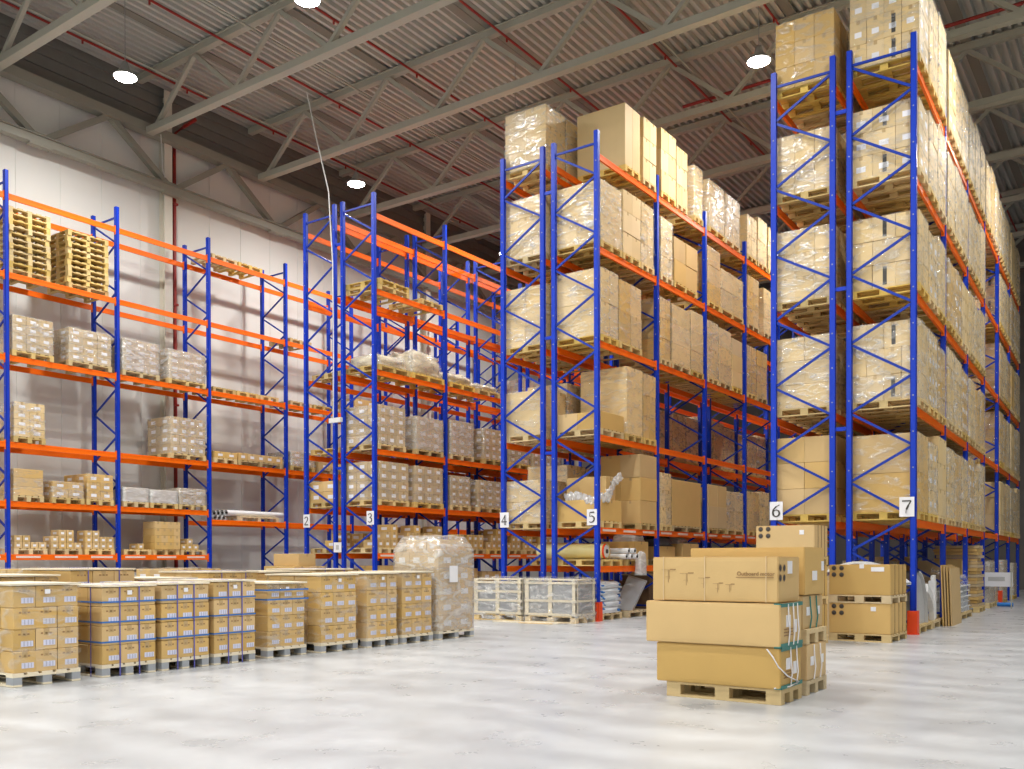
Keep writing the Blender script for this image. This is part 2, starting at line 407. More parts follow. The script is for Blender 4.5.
# ------------------------------------------------------------------ roof trusses
TY = [-8.6, -4.6, -.5, 3.5, 7.5, 11.6, 15.9, 19.9, 23.95, 27.95, 32, 36, 40, 44.2]
def trusses():
    b1 = MB().box(-23.7, 13.9, -.11, .11, -.09, .09, STEEL).mesh('bottom_chord')
    b2 = MB().box(-24.2, 13.9, -.09, .09, -.08, .08, STEEL).box(-24.2, 13.9, -.13, .13, .08, .1, STEEL).mesh('top_chord')
    dg = [MB().bar((0,0,0), (1.72*sx,0,1.46), .11, .11, STEEL, (0,1,0)).mesh('diagonal') for sx in (-1, 1)]
    wh = ['nearest the camera overhead', 'second', 'third']
    for i, y in enumerate(TY):
        if i < 5: l = 'grey steel roof truss behind or above the camera, %s counted from the rear' % ORD[i]
        else: l = 'grey steel roof truss with zigzag webs, %s one counted away from the camera' % ORD[i-5]
        t = thing('roof_truss', l, 'roof truss', (0, y, 13.6), 0, 'roof trusses')
        ob('bottom_chord', b1, t); ob('top_chord', b2, t, (0,0,1.6))
        x = -19.9-3.44
        while x < 13:
            for k in (0, 1):
                if -24 < x+(-1.72, 1.72)[k] < 13.8: ob('diagonal', dg[k], t, (x, 0, .08))
            x += 3.44
    # purlins along y on the top chords
    for i in range(11):
        x = -21.62+3.44*i
        l = 'dark steel roof purlin running away from the camera, %s from the left wall' % ORD[i]
        b = MB().box(-.13, .13, -14, 45.9, -.05, -.035, PURL).box(-.035, .035, -14, 45.9, -.035, .02, PURL)
        tag(b.obj('roof_purlin', None, (x, 0, 15.355)), l, 'purlin', 'roof purlins')
    # jack truss along the wall
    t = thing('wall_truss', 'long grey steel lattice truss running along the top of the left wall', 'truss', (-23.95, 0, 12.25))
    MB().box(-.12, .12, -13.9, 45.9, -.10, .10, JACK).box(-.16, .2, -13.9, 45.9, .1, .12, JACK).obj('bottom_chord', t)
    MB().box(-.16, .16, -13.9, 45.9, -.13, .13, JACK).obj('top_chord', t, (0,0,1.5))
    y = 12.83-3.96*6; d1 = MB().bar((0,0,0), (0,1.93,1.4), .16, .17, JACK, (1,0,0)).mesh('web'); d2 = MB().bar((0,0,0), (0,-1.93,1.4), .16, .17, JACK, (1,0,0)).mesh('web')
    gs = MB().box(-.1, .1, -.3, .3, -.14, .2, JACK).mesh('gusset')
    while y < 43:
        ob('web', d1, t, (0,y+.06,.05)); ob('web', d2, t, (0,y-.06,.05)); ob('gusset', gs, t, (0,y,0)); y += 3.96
    # wall columns
    for i in range(-2, 3):
        y = 16.75+12*i*.99
        if i in (0,): l = 'cream steel wall column beside the red riser pipe'
        else: l = 'cream steel wall column along the left wall, %s from the rear' % ORD[i+2]
        b = MB().box(-.13, .13, -.14, -.125, 0, 15.2, COLM).box(-.13, .13, .125, .14, 0, 15.2, COLM).box(-.008, .008, -.125, .125, 0, 15.2, COLM)
        tag(b.obj('wall_column', None, (XW+.17, y, 0), (0,0,R(90))), l, 'column')
    # pipes
    b = MB().tube([(-24.23, 17.08, .1), (-24.23, 17.08, 13.0), (-24.23, 17.08, 14.1), (-23.7, 17.08, 14.2), (-23.2, 17.08, 14.25)], .055, REDP)
    for z in (3, 6, 9, 12): b.box(-24.33, -24.15, 17.0, 17.16, z-.03, z+.03, REDP)
    tag(b.obj('riser_pipe'), 'dark red vertical sprinkler riser pipe on the left wall beside a cream column', 'pipe')
    for i, x in enumerate((-23.2, -20.25, -17.2, -14.1, -11.1, -8.1, -5.1, -2.1, .9, 3.9)):
        b = MB().tube([(0,-13,0),(0,45.5,0)], .033, REDP, 6)
        for k in range(18):
            y = -12+3.2*k; b.box(-.02, .02, y-.02, y+.02, -.12, 0, REDP)
        tag(b.obj('sprinkler_pipe', None, (x, 0, 15.02)), 'dark red sprinkler pipe under the roof running lengthwise, %s from the left wall' % ORD[i], 'pipe', 'sprinkler pipes')
    tag(MB().tube([(-12, 26.3, 15.1), (13.8, 26.3, 15.1)], .05, REDP, 8).obj('sprinkler_pipe'), 'dark red pipe crossing the roof sideways behind the tall racks', 'pipe')
    # bright conduits
    for i, (x, z) in enumerate(((-18.9, 14.8), (-22.3, 14.6), (-10.6, 14.7))):
        tag(MB().tube([(x,-13,z),(x,45.5,z)], .03, STEEL, 6).obj('conduit'), ['thin grey conduit under the roof over the left aisle', 'thin grey conduit under the roof near the left wall', 'thin grey conduit under the roof above rack 5'][i], 'conduit')
    # hanging white cable by rack 2/3 
    pts = [(-18.3, 16.9, 13.55), (-18.05, 17.0, 12.3), (-17.72, 17.1, 10.9), (-17.60, 17.12, 9.0), (-17.58, 17.12, 6.8), (-17.6, 17.12, 5.0)]
    tag(MB().tube(pts, .016, CABLE, 6).box(-17.72, -17.3, 17.08, 17.16, 4.9, 5.02, CABLE).obj('hanging_cable'), 'white cable hanging from the roof down the front of racks 2 and 3', 'cable')
    tag(MB().tube([(-23.6, 16.2, 13.6), (-23.7, 16.3, 13.1), (-23.75, 16.35, 12.7), (-23.7, 16.4, 12.45)], .012, CABLE, 6).obj('hanging_cable'), 'short white cable dangling from the wall truss', 'cable')
trusses()

# ------------------------------------------------------------------ lamps
def lamps():
    hm = MB().lathe([(.0,.36),(.06,.36),(.08,.30),(.11,.2),(.19,.10),(.27,.03),(.28,0),(.27,0),(.25,.02)], HOUS, 24).mesh('housing')
    gm = MB().lathe([(.26,.0),(.24,-.015),(.0,-.03)], EMI, 24).mesh('lens')
    cm = MB().tube([(0,0,.36),(0,0,1.9)], .012, HOUS, 6).mesh('cord')
    XS = [(-20.5, 'wall aisle'), (-14.5, 'aisle between racks 3 and 4'), (-8.0, 'aisle between racks 5 and 6'), (-1.4, 'aisle right of rack 7'), (6.5, 'open side right of rack 7')]
    YS = [-10.5, -2.7, 5.2, 13.1, 20.95, 29]
    L = bpy.data.lights.new('lamp_light', 'AREA'); L.shape = 'DISK'; L.size = .6; L.energy = LAMP_W; L.color = (1, .985, .95); L.spread = R(165)
    for x, nm in XS:
        for j, y in enumerate(YS):
            if x > 5 and j % 2: continue
            if x == -14.5 and j == 3: xx, yy = -14.6, 13.5
            elif x == -8.0 and j == 4: xx, yy = -7.8, 21.3
            else: xx, yy = x, y
            l = 'round high-bay lamp over the %s, %s from the rear' % (nm, ORD[j])
            t = thing('ceiling_lamp', l, 'lamp', (xx, yy, 13.0), 0, 'high-bay lamps')
            ob('housing', hm, t); ob('lens', gm, t); ob('cord', cm, t)
            lo = bpy.data.objects.new('light', L); C.objects.link(lo); lo.parent = t; lo.location = (0,0,-.06)
LAMP_W = 350
lamps()

# ------------------------------------------------------------------ racks
TOP = 10.67
def post_mesh():
    if 'post' in CACHE: return CACHE['post']
    b = MB(); w = .05; d = .045
    b.box(-w, w, -d, -d+.008, 0, TOP, BLUE).box(-w, -w+.008, -d, d, 0, TOP, BLUE).box(w-.008, w, -d, d, 0, TOP, BLUE)
    b.box(-w, -.015, d-.008, d, 0, TOP, BLUE).box(.015, w, d-.008, d, 0, TOP, BLUE)
    b.box(-.08, .08, -.075, .075, 0, .01, BLUE)
    # bright bolt heads and slot rows on the front flange
    for k in range(16): b.box(-.01, .01, -d-.004, -d, .4+k*.64, .42+k*.64, STEEL)
    CACHE['post'] = b.mesh('post'); return CACHE['post']
def brace_mesh(side):
    k = ('br', side)
    if k in CACHE: return CACHE[k]
    b = MB(); D = 1.1; x = [0.05, D-.05]   # local x 0..1.1 ; side=0: inner post at x=0, side=1: inner post at x=D
    i, o = (x[0], x[1]) if side == 0 else (x[1], x[0])
    z = TOP-.27
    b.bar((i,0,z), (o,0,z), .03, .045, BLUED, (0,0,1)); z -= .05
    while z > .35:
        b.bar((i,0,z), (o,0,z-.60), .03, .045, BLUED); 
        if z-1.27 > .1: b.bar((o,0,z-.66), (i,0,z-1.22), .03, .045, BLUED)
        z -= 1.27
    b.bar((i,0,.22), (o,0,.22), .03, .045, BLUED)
    CACHE[k] = b.mesh('upright_frame'); return CACHE[k]
def beam_mesh(L):
    k = ('beam', round(L, 2))
    if k in CACHE: return CACHE[k]
    b = MB(); b.box(-.024, .024, .06, L-.06, -.135, -.0, ORNG)
    b.box(-.03, .03, .06, L-.06, -.04, -.03, ORNG)
    for y in (.048, L-.058): b.box(-.034, .034, y, y+.012, -.19, .04, ORNG)
    CACHE[k] = b.mesh('beam'); return CACHE[k]
def text_mesh(s, size, ext=.002):
    cu = bpy.data.curves.new('txt', 'FONT'); cu.body = s; cu.size = size; cu.extrude = ext; cu.align_x = 'CENTER'; cu.align_y = 'CENTER'
    o = bpy.data.objects.new('txt', cu); C.objects.link(o)
    dg = bpy.context.evaluated_depsgraph_get(); me = bpy.data.meshes.new_from_object(o.evaluated_get(dg))
    bpy.data.objects.remove(o); bpy.data.curves.remove(cu)
    return me
def digit_mesh(d):
    """a serif numeral, 1 unit tall, drawn with thick and thin strokes in the x-z plane"""
    P = {'7': [[(-.28,.46,.02),(-.28,.36,.02)],[(-.28,.44,.05),(.26,.44,.05)],[(.26,.44,.03),(.1,.1,.05),(-.02,-.2,.07),(-.05,-.48,.07)]],
         '6': [[(.24,.46,.02),(0,.34,.04),(-.18,.12,.06),(-.24,-.15,.07),(-.18,-.38,.06),(0,-.47,.035),(.18,-.38,.06),(.24,-.18,.07),(.16,.02,.05),(0,.08,.03),(-.18,-.02,.03)]],
         '5': [[(.24,.44,.05),(-.16,.44,.05)],[(-.16,.44,.025),(-.2,.08,.025)],[(-.2,.08,.025),(0,.12,.04),(.2,.0,.06),(.24,-.2,.07),(.14,-.4,.05),(-.04,-.47,.035),(-.22,-.42,.04)]],
         '4': [[(.1,.46,.03),(-.28,-.18,.025)],[(-.28,-.18,.045),(.28,-.18,.045)],[(.1,.46,.05),(.1,-.46,.06)],[(0,-.46,.02),(.2,-.46,.02)]],
         '3': [[(-.22,.3,.05),(-.1,.44,.035),(.08,.44,.04),(.18,.28,.06),(.1,.1,.045),(-.06,.03,.03)],[(-.06,.03,.03),(.14,-.04,.05),(.22,-.22,.07),(.12,-.42,.05),(-.06,-.47,.035),(-.24,-.38,.04)]],
         '2': [[(-.24,.26,.05),(-.12,.44,.035),(.08,.44,.045),(.2,.28,.06),(.12,.04,.05),(-.24,-.4,.03)],[(-.26,-.43,.05),(.26,-.43,.05)]]}[d]
    b = MB()
    for st in P:
        for (x0, z0, w0), (x1, z1, w1) in zip(st, st[1:]): b.bar((x0,0,z0), (x1,0,z1), .01, w0+w1, PRT, (0,1,0) if False else (0,0,1))
    # bars lie in the x-z plane: width is in depth, height in plane
    return b.mesh('digit')
def rack(F, xo, xi, ys, levels, label, front_out=None, inner_left=True, posts_extra=(), guard=None, sign=None, skip=(), labels_at=(), topz=TOP):
    """one row: outer post plane local x=xo, inner xi; ys = frame positions; levels = beam tops"""
    t = thing('pallet_rack', label, 'pallet rack', F.w(0, 0, 0), F.a)
    xl = min(xo, xi)
    for k, y in enumerate(ys):
        f = ob('upright_frame', brace_mesh(0 if inner_left else 1), t, (xl, y, 0))
        ob('post', post_mesh(), f, (0,0,0)); ob('post', post_mesh(), f, (1.1,0,0))
        if k == 0 and sign:
            s = MB().box(-.125, .125, -.006, 0, -.175, .175, LAB).obj('number_sign', t, ((xo-.10) if inner_left else (xo+.06), -.056, SZ.get(sign, 2.27)))
            s['label'] = 'white number sign'
            o = ob('digit', digit_mesh(sign), s, (0,-.012,0)); o.scale = (.27, .5, .24)
        if k == 0 and guard:
            for gx in guard:
                MB().box(-.085, -.07, -.09, .09, 0, .42, ORRED).box(.07, .085, -.09, .09, 0, .42, ORRED).box(-.085, .085, -.095, -.08, 0, .42, ORRED).box(-.12, .12, -.13, -.08, 0, .012, ORRED).obj('foot_guard', t, (gx, -.01, 0))['label'] = 'orange foot guard'
    for b in range(len(ys)-1):
        L = ys[b+1]-ys[b]
        for li, z in enumerate(levels):
            if (b, li) in skip: continue
            for x in (xo, xi): ob('beam', beam_mesh(L), t, (x, ys[b], z))
            if li in labels_at:
                for q in range(3):
                    MB().box(0, .003, -.3, .3, -.085, -.035, LABP).obj('location_label', t, (xo+.0305, ys[b]+L*(q+.5)/3, z))['label'] = 'pale location strip'
    return t

LV = [2.05, 4.08, 6.13, 8.18, 10.2]
SZ = {'2': 2.40, '3': 2.42}
B7 = [0, 3.24, 6.5, 9.7, 13.0, 16.2, 19.5]
B5 = [0, 2.9, 5.8, 8.7, 11.6, 14.5, 17.4]
B3 = [0, 2.85, 5.72, 8.6, 11.5, 14.4, 17.3]
B1 = [-5.8, -2.9, 0, 2.88, 5.76, 8.65, 11.55, 14.45, 17.35, 20.2]
rack(F67, 0, -1.1, B7, LV, 'tall blue and orange pallet rack row with number 7 at its front post', sign='7', guard=(0,), labels_at=())
rack(F67, -2.5, -1.4, B7, LV, 'tall blue and orange pallet rack row with number 6 at its front post', inner_left=False, sign='6', guard=(-1.4,))
rack(F45, 0, -1.1, B5, [1.2]+LV, 'blue and orange pallet rack row with number 5 at its front post', sign='5', guard=(0,), skip=[(b, 0) for b in (2,3,4,5)], labels_at=(1,))
rack(F45, -2.5, -1.4, B5, [1.2]+LV, 'blue and orange pallet rack row with number 4 at its front post', inner_left=False, sign='4', skip=[(b, 0) for b in (2,3,4,5)])
L3 = [1.52, 2.75, 4.18, 6.2, 8.25, 10.17]
rack(F23, 0, -1.1, B3, L3, 'blue and orange pallet rack row with number 3 sign, mostly empty on top', sign='3', labels_at=(0,))
rack(F23, -2.5, -1.4, B3, L3, 'blue and orange pallet rack row with number 2 sign, second from the wall', inner_left=False, sign='2')
L1 = [1.5, 2.53, 2.78, 4.2, 6.27, 8.25, 10.13]
rack(F1, 0, -1.1, B1, L1, 'half-empty blue and orange pallet rack row standing along the white left wall', labels_at=(0,), skip=[(b, 1) for b in (0,1,2,3)]+[(b, 0) for b in range(4,9)]+[(b, 2) for b in range(4,9)])
# row spacers between back-to-back frames
for F, n, l in ((F67, B7, 'racks 6 and 7'), (F45, B5, 'racks 4 and 5'), (F23, B3, 'racks 2 and 3')):
    for i, z in enumerate((9.6, 6.34, 3.75)):
        b = MB().box(-1.348, -1.152, -.02, .02, -.035, .035, BLUE)
        tag(b.obj('row_spacer', None, F.w(0,0,z), (0,0,F.a)), 'short blue spacer joining the front posts of %s, %s from the top' % (l, ORD[i]), 'rack spacer', 'rack row spacers')

# ------------------------------------------------------------------ loads in the racks
LN5 = ['lowest', 'second', 'third', 'fourth', 'top']
LN6 = ['lowest', 'second', 'third', 'fourth', 'fifth', 'top']
DESC = {'tape':'brown taped cartons', 'label':'labelled brown cartons', 'dark':'dark-marked brown cartons', 'bare':'plain brown cartons'}
def lab(style, fm, what, lvl, i):
    w = {None:'unwrapped', 'FILM':'film-wrapped'}[None if fm is None else 'FILM']
    d = DESC['label' if 'label' in style else 'dark' if 'dark' in style else style if style in DESC else 'tape']
    return '%s %s, %s pallet from the front on the %s level of %s' % (w, d, ORD[i], lvl, what)

def fill7():
    # rack 7: three loads per bay, five levels; bays 0-2 full, bay 3 only on top, bays 4-5 again
    for li, z in enumerate(LV):
        i = 0
        for b in range(6):
            if b == 3 and li < 4: continue
            y0, y1 = B7[b]+.1, B7[b+1]-.1
            w = (y1-y0)/3
            for s in range(3):
                rnd = random.Random(li*100+b*10+s)
                h = {0: 1.62, 1: 1.58, 2: 1.52, 3: 1.62, 4: 1.82}[li]+rnd.uniform(-.16, .1)
                a = y0+s*w+.03; e = y0+(s+1)*w-.03
                if b == 0 and s == 0: a = .1; h = {0: 1.56, 1: 1.56, 2: 1.46, 3: 1.40, 4: 1.95}[li]
                fm = FILM if rnd.random() < .85 else None
                n = rnd.choice([(2,2,3), (2,2,4), (2,2,3), (3,2,3), (2,3,4)])
                st = rnd.choice(['tape', 'tape', 'label', 'tape', 'dark'])
                m = rnd.choice([KP, KP, KR])
                if b == 0 and s == 0:
                    n, st, fm, m = [((1,2,2), 'tape', FILML, KR), ((4,2,3), 'dark', FILM, KP), ((3,2,3), 'darkseam', FILML, KP), ((3,2,3), 'label dark', FILML, KP), ((4,2,4), 'label dark', FILML, KP)][li]
                load(F67, -1.14, .085, a, e, z, h, lab(st, fm, 'rack 7', LN5[li], i), 'pallet loads in rack 7', n, st, m, fm); i += 1
fill7()
def fill6():
    for li, z in enumerate(LV):
        i = 0
        for b in range(5):
            if b > 0 and li in (2, 3): continue
            if b > 2 and li > 1: continue
            y0, y1 = B7[b]+.1, B7[b+1]-.1
            w = (y1-y0)/3
            for s in range(3):
                rnd = random.Random(7000+li*100+b*10+s)
                a = y0+s*w+.03; e = y0+(s+1)*w-.03
                h = 1.55+rnd.uniform(-.1, .1)
                fm = FILM; n = (2,2,3); st = 'tape'; m = KP
                if b == 0 and s == 0:
                    a = .1; h = [1.62, 1.50, 1.50, 1.28, 1.45][li]
                    n = [(2,2,3), (2,2,3), (3,2,3), (3,2,2), (3,2,3)][li]
                    fm = [None, FILM, FILM, FILM, FILML][li]; m = [KR, KP, KP, KP, KR][li]
                load(F67, -2.52, -1.39, a, e, z, h, lab(st, fm, 'rack 6', LN5[li], i), 'pallet loads in rack 6', n, st, m, fm); i += 1
fill6()
def fill5():
    T = {5: [(18.92,19.67,1.55),(19.82,20.5,1.58),(20.78,21.62,1.69),(21.66,22.3,1.56),(22.74,23.32,1.46),(23.72,24.8,1.42),(24.86,25.95,1.40),(26.5,27.3,1.32),(27.4,28.2,1.5),(28.3,29.0,1.45)],
         4: [(17.82,18.78,1.48),(18.83,19.68,1.58),(19.72,20.4,1.58),(20.76,21.46,1.54),(21.52,22.9,1.27),(23.62,24.5,1.62),(24.56,26.2,1.24),(26.54,27.5,1.57),(27.9,28.66,1.5),(28.75,29.1,1.5)],
         3: [(17.82,18.61,1.61),(18.66,19.75,1.55),(20.72,21.32,1.63),(21.40,22.5,1.61),(22.55,23.35,1.7),(23.62,24.36,1.67),(24.4,25.3,1.63),(25.36,26.1,1.51),(26.52,27.26,1.53),(27.35,28.2,1.54)],
         2: [(18.99,19.8,1.69),(19.84,20.5,1.66)],
         1: [(19.64,20.52,1.77),(20.74,21.36,1.42),(21.4,23.15,1.30),(23.62,24.9,1.32),(24.94,26.2,1.21),(26.6,27.5,1.3),(27.6,28.4,1.35)]}
    for li, rows in T.items():
        for i, (a, e, h) in enumerate(rows):
            rnd = random.Random(500+li*40+i)
            z = LV[li-1]; fm = FILML if rnd.random() < .55 else (FILM if rnd.random() < .7 else None)
            n = rnd.choice([(2,1,3), (2,2,3), (2,2,2)]) if e-a < 1.2 else (2,2,2); st = 'tape'; m = rnd.choice([KP, KP, KR])
            if li == 5: 
                m = KP
                if i == 0: n, fm = (1,2,1), None; st = 'bare'
                if i in (1, 2, 3): n, fm = (1, 2, 3), None
                if i in (5, 6): fm = FILM; n = (2,2,3)
            if li == 4 and i == 0: n, fm, m = (2,1,2), FILM, KP
            if li == 3 and i == 0: n, fm, m = (2,2,2), FILM, KP
            if li == 2: n, fm, m = ((1,1,1), FILML, KP) if i == 0 else ((1,2,3), FILML, KR)
            if li == 1 and i == 0: n, fm, st, m = (2,1,3), None, 'tape', KR
            if li == 1 and i == 2: n, fm, m = (1,1,1), None, KR
            lx0 = -1.2 if not (li == 1 and i == 0) else -1.0
            load(F45, lx0, .06, a-17.72, e-17.72, z, h, lab(st, fm, 'rack 5', LN6[li], i + (1 if li in (1, 2) else 0)), 'pallet loads in rack 5', n, st, m, fm, jit=.008)
    # low cardboard load at the front, third level
    load(F45, -1.16, .04, .1, 1.15, LV[1], .52, 'low unwrapped brown cartons at the front of rack 5, third level', 'pallet loads in rack 5', (2,1,1), 'tape', KR, None)
    # front load of the second level: base carton, carton on top with a torn film collar
    t = load(F45, -1.14, .04, .12, 1.04, LV[0], .62, 'brown cartons with loose torn white film around them beside number 5', 'pallet loads in rack 5', (1,1,1), 'tape', KR, None)
    ob('carton', carton_mesh(1.02, .42, .52, 'tape', KR), t, (.03, .04, .625))
    pts = []; N = 60
    for k in range(N):
        u = k/(N-1)
        if u < .62: p = (-.35+u/.62*.93, -.42+.02*math.sin(u*9), .66+.05*math.sin(u*11)-.05*u)
        else: q = (u-.62)/.38; p = (.60+.03*math.sin(q*7), -.40+q*.78, .60+q*.58)
        pts.append(Vector(p)+Vector([random.uniform(-.012, .012) for _ in range(3)]))
    vs = []; fs = []; nn = 12
    for k, p in enumerate(pts):
        d = (pts[min(k+1, N-1)]-pts[max(k-1, 0)]).normalized(); a = d.cross(Vector((0,0,1) if abs(d.z) < .8 else (1,0,0))).normalized(); c = a.cross(d)
        for q in range(nn):
            th = 2*math.pi*q/nn; rr = .055*(.5+1.2*abs(noise.noise(p*9+Vector((th*1.7, k*.4, 0)))))
            vs.append(p+a*math.cos(th)*rr*.7+c*math.sin(th)*rr*2.3)
    for k in range(N-1):
        for q in range(nn): fs.append((k*nn+q, k*nn+(q+1) % nn, (k+1)*nn+(q+1) % nn, (k+1)*nn+q))
    MB().add(vs, fs, FILMW).obj('torn_film', t)['label'] = 'loose crumpled white film'
fill5()
def fill4():
    for li in range(1, 6):
        z = LV[li-1]; i = 0
        for b in range(5):
            if b > 1 and li > 2: continue
            if b == 1 and li in (3, 4): continue
            y0, y1 = B5[b]+.1, B5[b+1]-.1; w = (y1-y0)/3
            for s in range(3):
                rnd = random.Random(400+li*100+b*10+s)
                a = y0+s*w+.02; e = y0+(s+1)*w-.02
                h = 1.5+rnd.uniform(-.12, .12); n = rnd.choice([(2,2,3),(2,1,2),(2,2,2)]); fm = FILM; m = KP
                if b == 0 and s == 0:
                    a = .1; h = [1.12, 1.15, 1.5, 1.5, 1.5][li-1]
                    n = [(2,2,2), (1,2,1), (2,2,3), (3,2,3), (2,2,3)][li-1]; fm = [FILM, FILML, FILM, FILM, FILM][li-1]
                    if li == 1: n = (3,2,2)
                load(F45, -2.53, -1.38, a, e, z, h, lab('tape', fm, 'rack 4', LN6[li], i), 'pallet loads in rack 4', n, 'tape', m, fm); i += 1
fill4()
def fill3():
    # z 4.18 and 2.75: labelled wrapped loads; 6.2: messy low loads; 8.25: empty pallets
    def put(z, a, e, h, i, lv, **k):
        k.setdefault('n', (3,3,4)); k.setdefault('style', 'label'); k.setdefault('m', KG); k.setdefault('fm', FILM)
        load(F23, -1.14, .06, a-17.4, e-17.4, z, h, lab(k['style'], k['fm'], 'rack 3', LN6[lv], i), 'pallet loads in rack 3', **k)
    for i, (a, e, h) in enumerate(((17.36,18.54,1.14),(18.95,20.1,1.02),(20.42,21.5,1.1),(22.0,23.0,1.05),(23.3,24.4,1.0),(24.6,25.7,1.1))): put(4.18, a, e, h, i, 2, n=(3,3,4) if i != 1 else (2,2,3), fm=[FILM,FILMH,FILMH,FILM,FILM,FILM][i])
    for i, (a, e, h) in enumerate(((17.36,18.66,1.13),(18.9,20.1,1.12),(20.42,21.35,.97),(21.7,22.9,.93),(23.3,24.4,.95),(24.6,25.7,.9))): put(2.75, a, e, h, i, 1, n=(3,3,4), fm=[FILML,FILML,FILM,FILM,FILM,FILM][i])
    for i, (a, e, h) in enumerate(((17.52,18.7,.45),(18.82,20.15,.74),(20.42,21.55,.42),(21.69,22.8,.32))):
        t = thing('pallet_load', ['low film-covered pale goods on the %s pallet from the front, fourth level of rack 3', 'bulky film-covered cream bundle on the %s pallet, fourth level of rack 3', 'low crumpled film and goods on the %s pallet, fourth level of rack 3', 'low crumpled film and goods on the %s pallet, fourth level of rack 3'][i] % ORD[i], 'pallet load', F23.w(-.54, (a+e)/2-17.4, 6.203), 0, 'pallet loads in rack 3')
        ob('pallet', pallet_mesh(1.2, e-a, WOODY), t)
        ob('bundle', lump_mesh(1.05, (e-a)*.92, (h-.14), CREAM, i*3.1), t, (0,0,.146))
        f = ob('stretch_film', lump_mesh(1.10, (e-a)*.97, (h-.12), FILM, i*3.1), t, (0,0,.146))
    for i, (a, e, k) in enumerate(((17.5,18.7,2),(19.15,20.1,1))):
        for q in range(k):
            tag(ob('empty_pallet', pallet_mesh(1.2, e-a-.05, WOODY), None, F23.w(-.53, (a+e)/2-17.4, 8.253+q*.147), (0,0,.02*q)), ['empty wooden pallet, %s of the front pair on the fifth level of rack 3' % ('lower', 'upper')[q], 'single empty wooden pallet on the fifth level of rack 3 beside its second frame'][i], 'pallet')
    # small unwrapped cartons on the lowest beams of racks 2 and 3
    n = 0
    for F, xo, nm in ((F23, -.54, 'rack 3'), (F23, -1.95, 'rack 2')):
        for b in range(3):
            for s in range(3 if b else 3):
                y = B3[b]+.52+s*.92
                p = tag(ob('pallet', pallet_mesh(1.14 if xo > -1 else 1.05, .8, WOODY), None, F.w(xo, y, 1.523)), 'wooden pallet of small cartons, %s from the front on the lowest beams of %s' % (ORD[b*3+s], nm), 'pallet', 'pallets on the lowest beams of '+nm)
                rnd = random.Random(33+b*7+s+int(xo*10))
                for j in range(3):
                    for k in range(rnd.choice([1,2,2,3])):
                        cx, cy, cz = .27, .24, rnd.choice([.2, .24])
                        tag(ob('carton', carton_mesh(.5, .24, .2, 'label', KR), None, F.w(xo+.25, y-.26+j*.26, 1.669+k*.203)), 'small labelled carton on the %s pallet of the lowest beams of %s' % (ORD[b*3+s], nm), 'carton', 'small cartons on the lowest beams of '+nm)
fill3()
def fill2():
    def put(z, a, e, h, i, lv, **k):
        k.setdefault('n', (2,3,4)); k.setdefault('style', 'label'); k.setdefault('m', KG); k.setdefault('fm', FILM)
        load(F23, -2.50, -1.40, a, e, z, h, lab(k['style'], k['fm'], 'rack 2', LN6[lv], i), 'pallet loads in rack 2', **k)
    put(2.75, -.05, .8, .7, 0, 1, m=KR, n=(2,2,2), fm=None)
    for b in range(1, 4):
        for s in range(2):
            put(4.18, B3[b]+.12+s*1.35, B3[b]+1.35+s*1.3, .95+.1*s, (b-1)*2+s, 3-1, fm=FILMH)
            put(2.75, B3[b]+.12+s*1.35, B3[b]+1.35+s*1.3, .9, (b-1)*2+s+1, 1)
    put(6.2, B3[3]+.2, B3[3]+1.4, 1.3, 0, 3, fm=FILMH, n=(2,2,4))
    put(8.25, B3[3]+.2, B3[3]+1.4, 1.4, 0, 4, fm=FILMH, n=(2,2,4)); put(8.25, B3[3]+1.5, B3[3]+2.7, 1.4, 1, 4, fm=FILMH, n=(2,2,4))
    for i, (z, y) in enumerate(((4.18, .55), (6.2, .6), (4.18, 1.5))):
        tag(ob('empty_pallet', pallet_mesh(1.08, .8, WOODY), None, F23.w(-1.95, y, z+.003)), 'empty wooden pallet in rack 2, %s' % ['third level at its front end', 'fourth level at its front end', 'third level behind the front one'][i], 'pallet')
fill2()
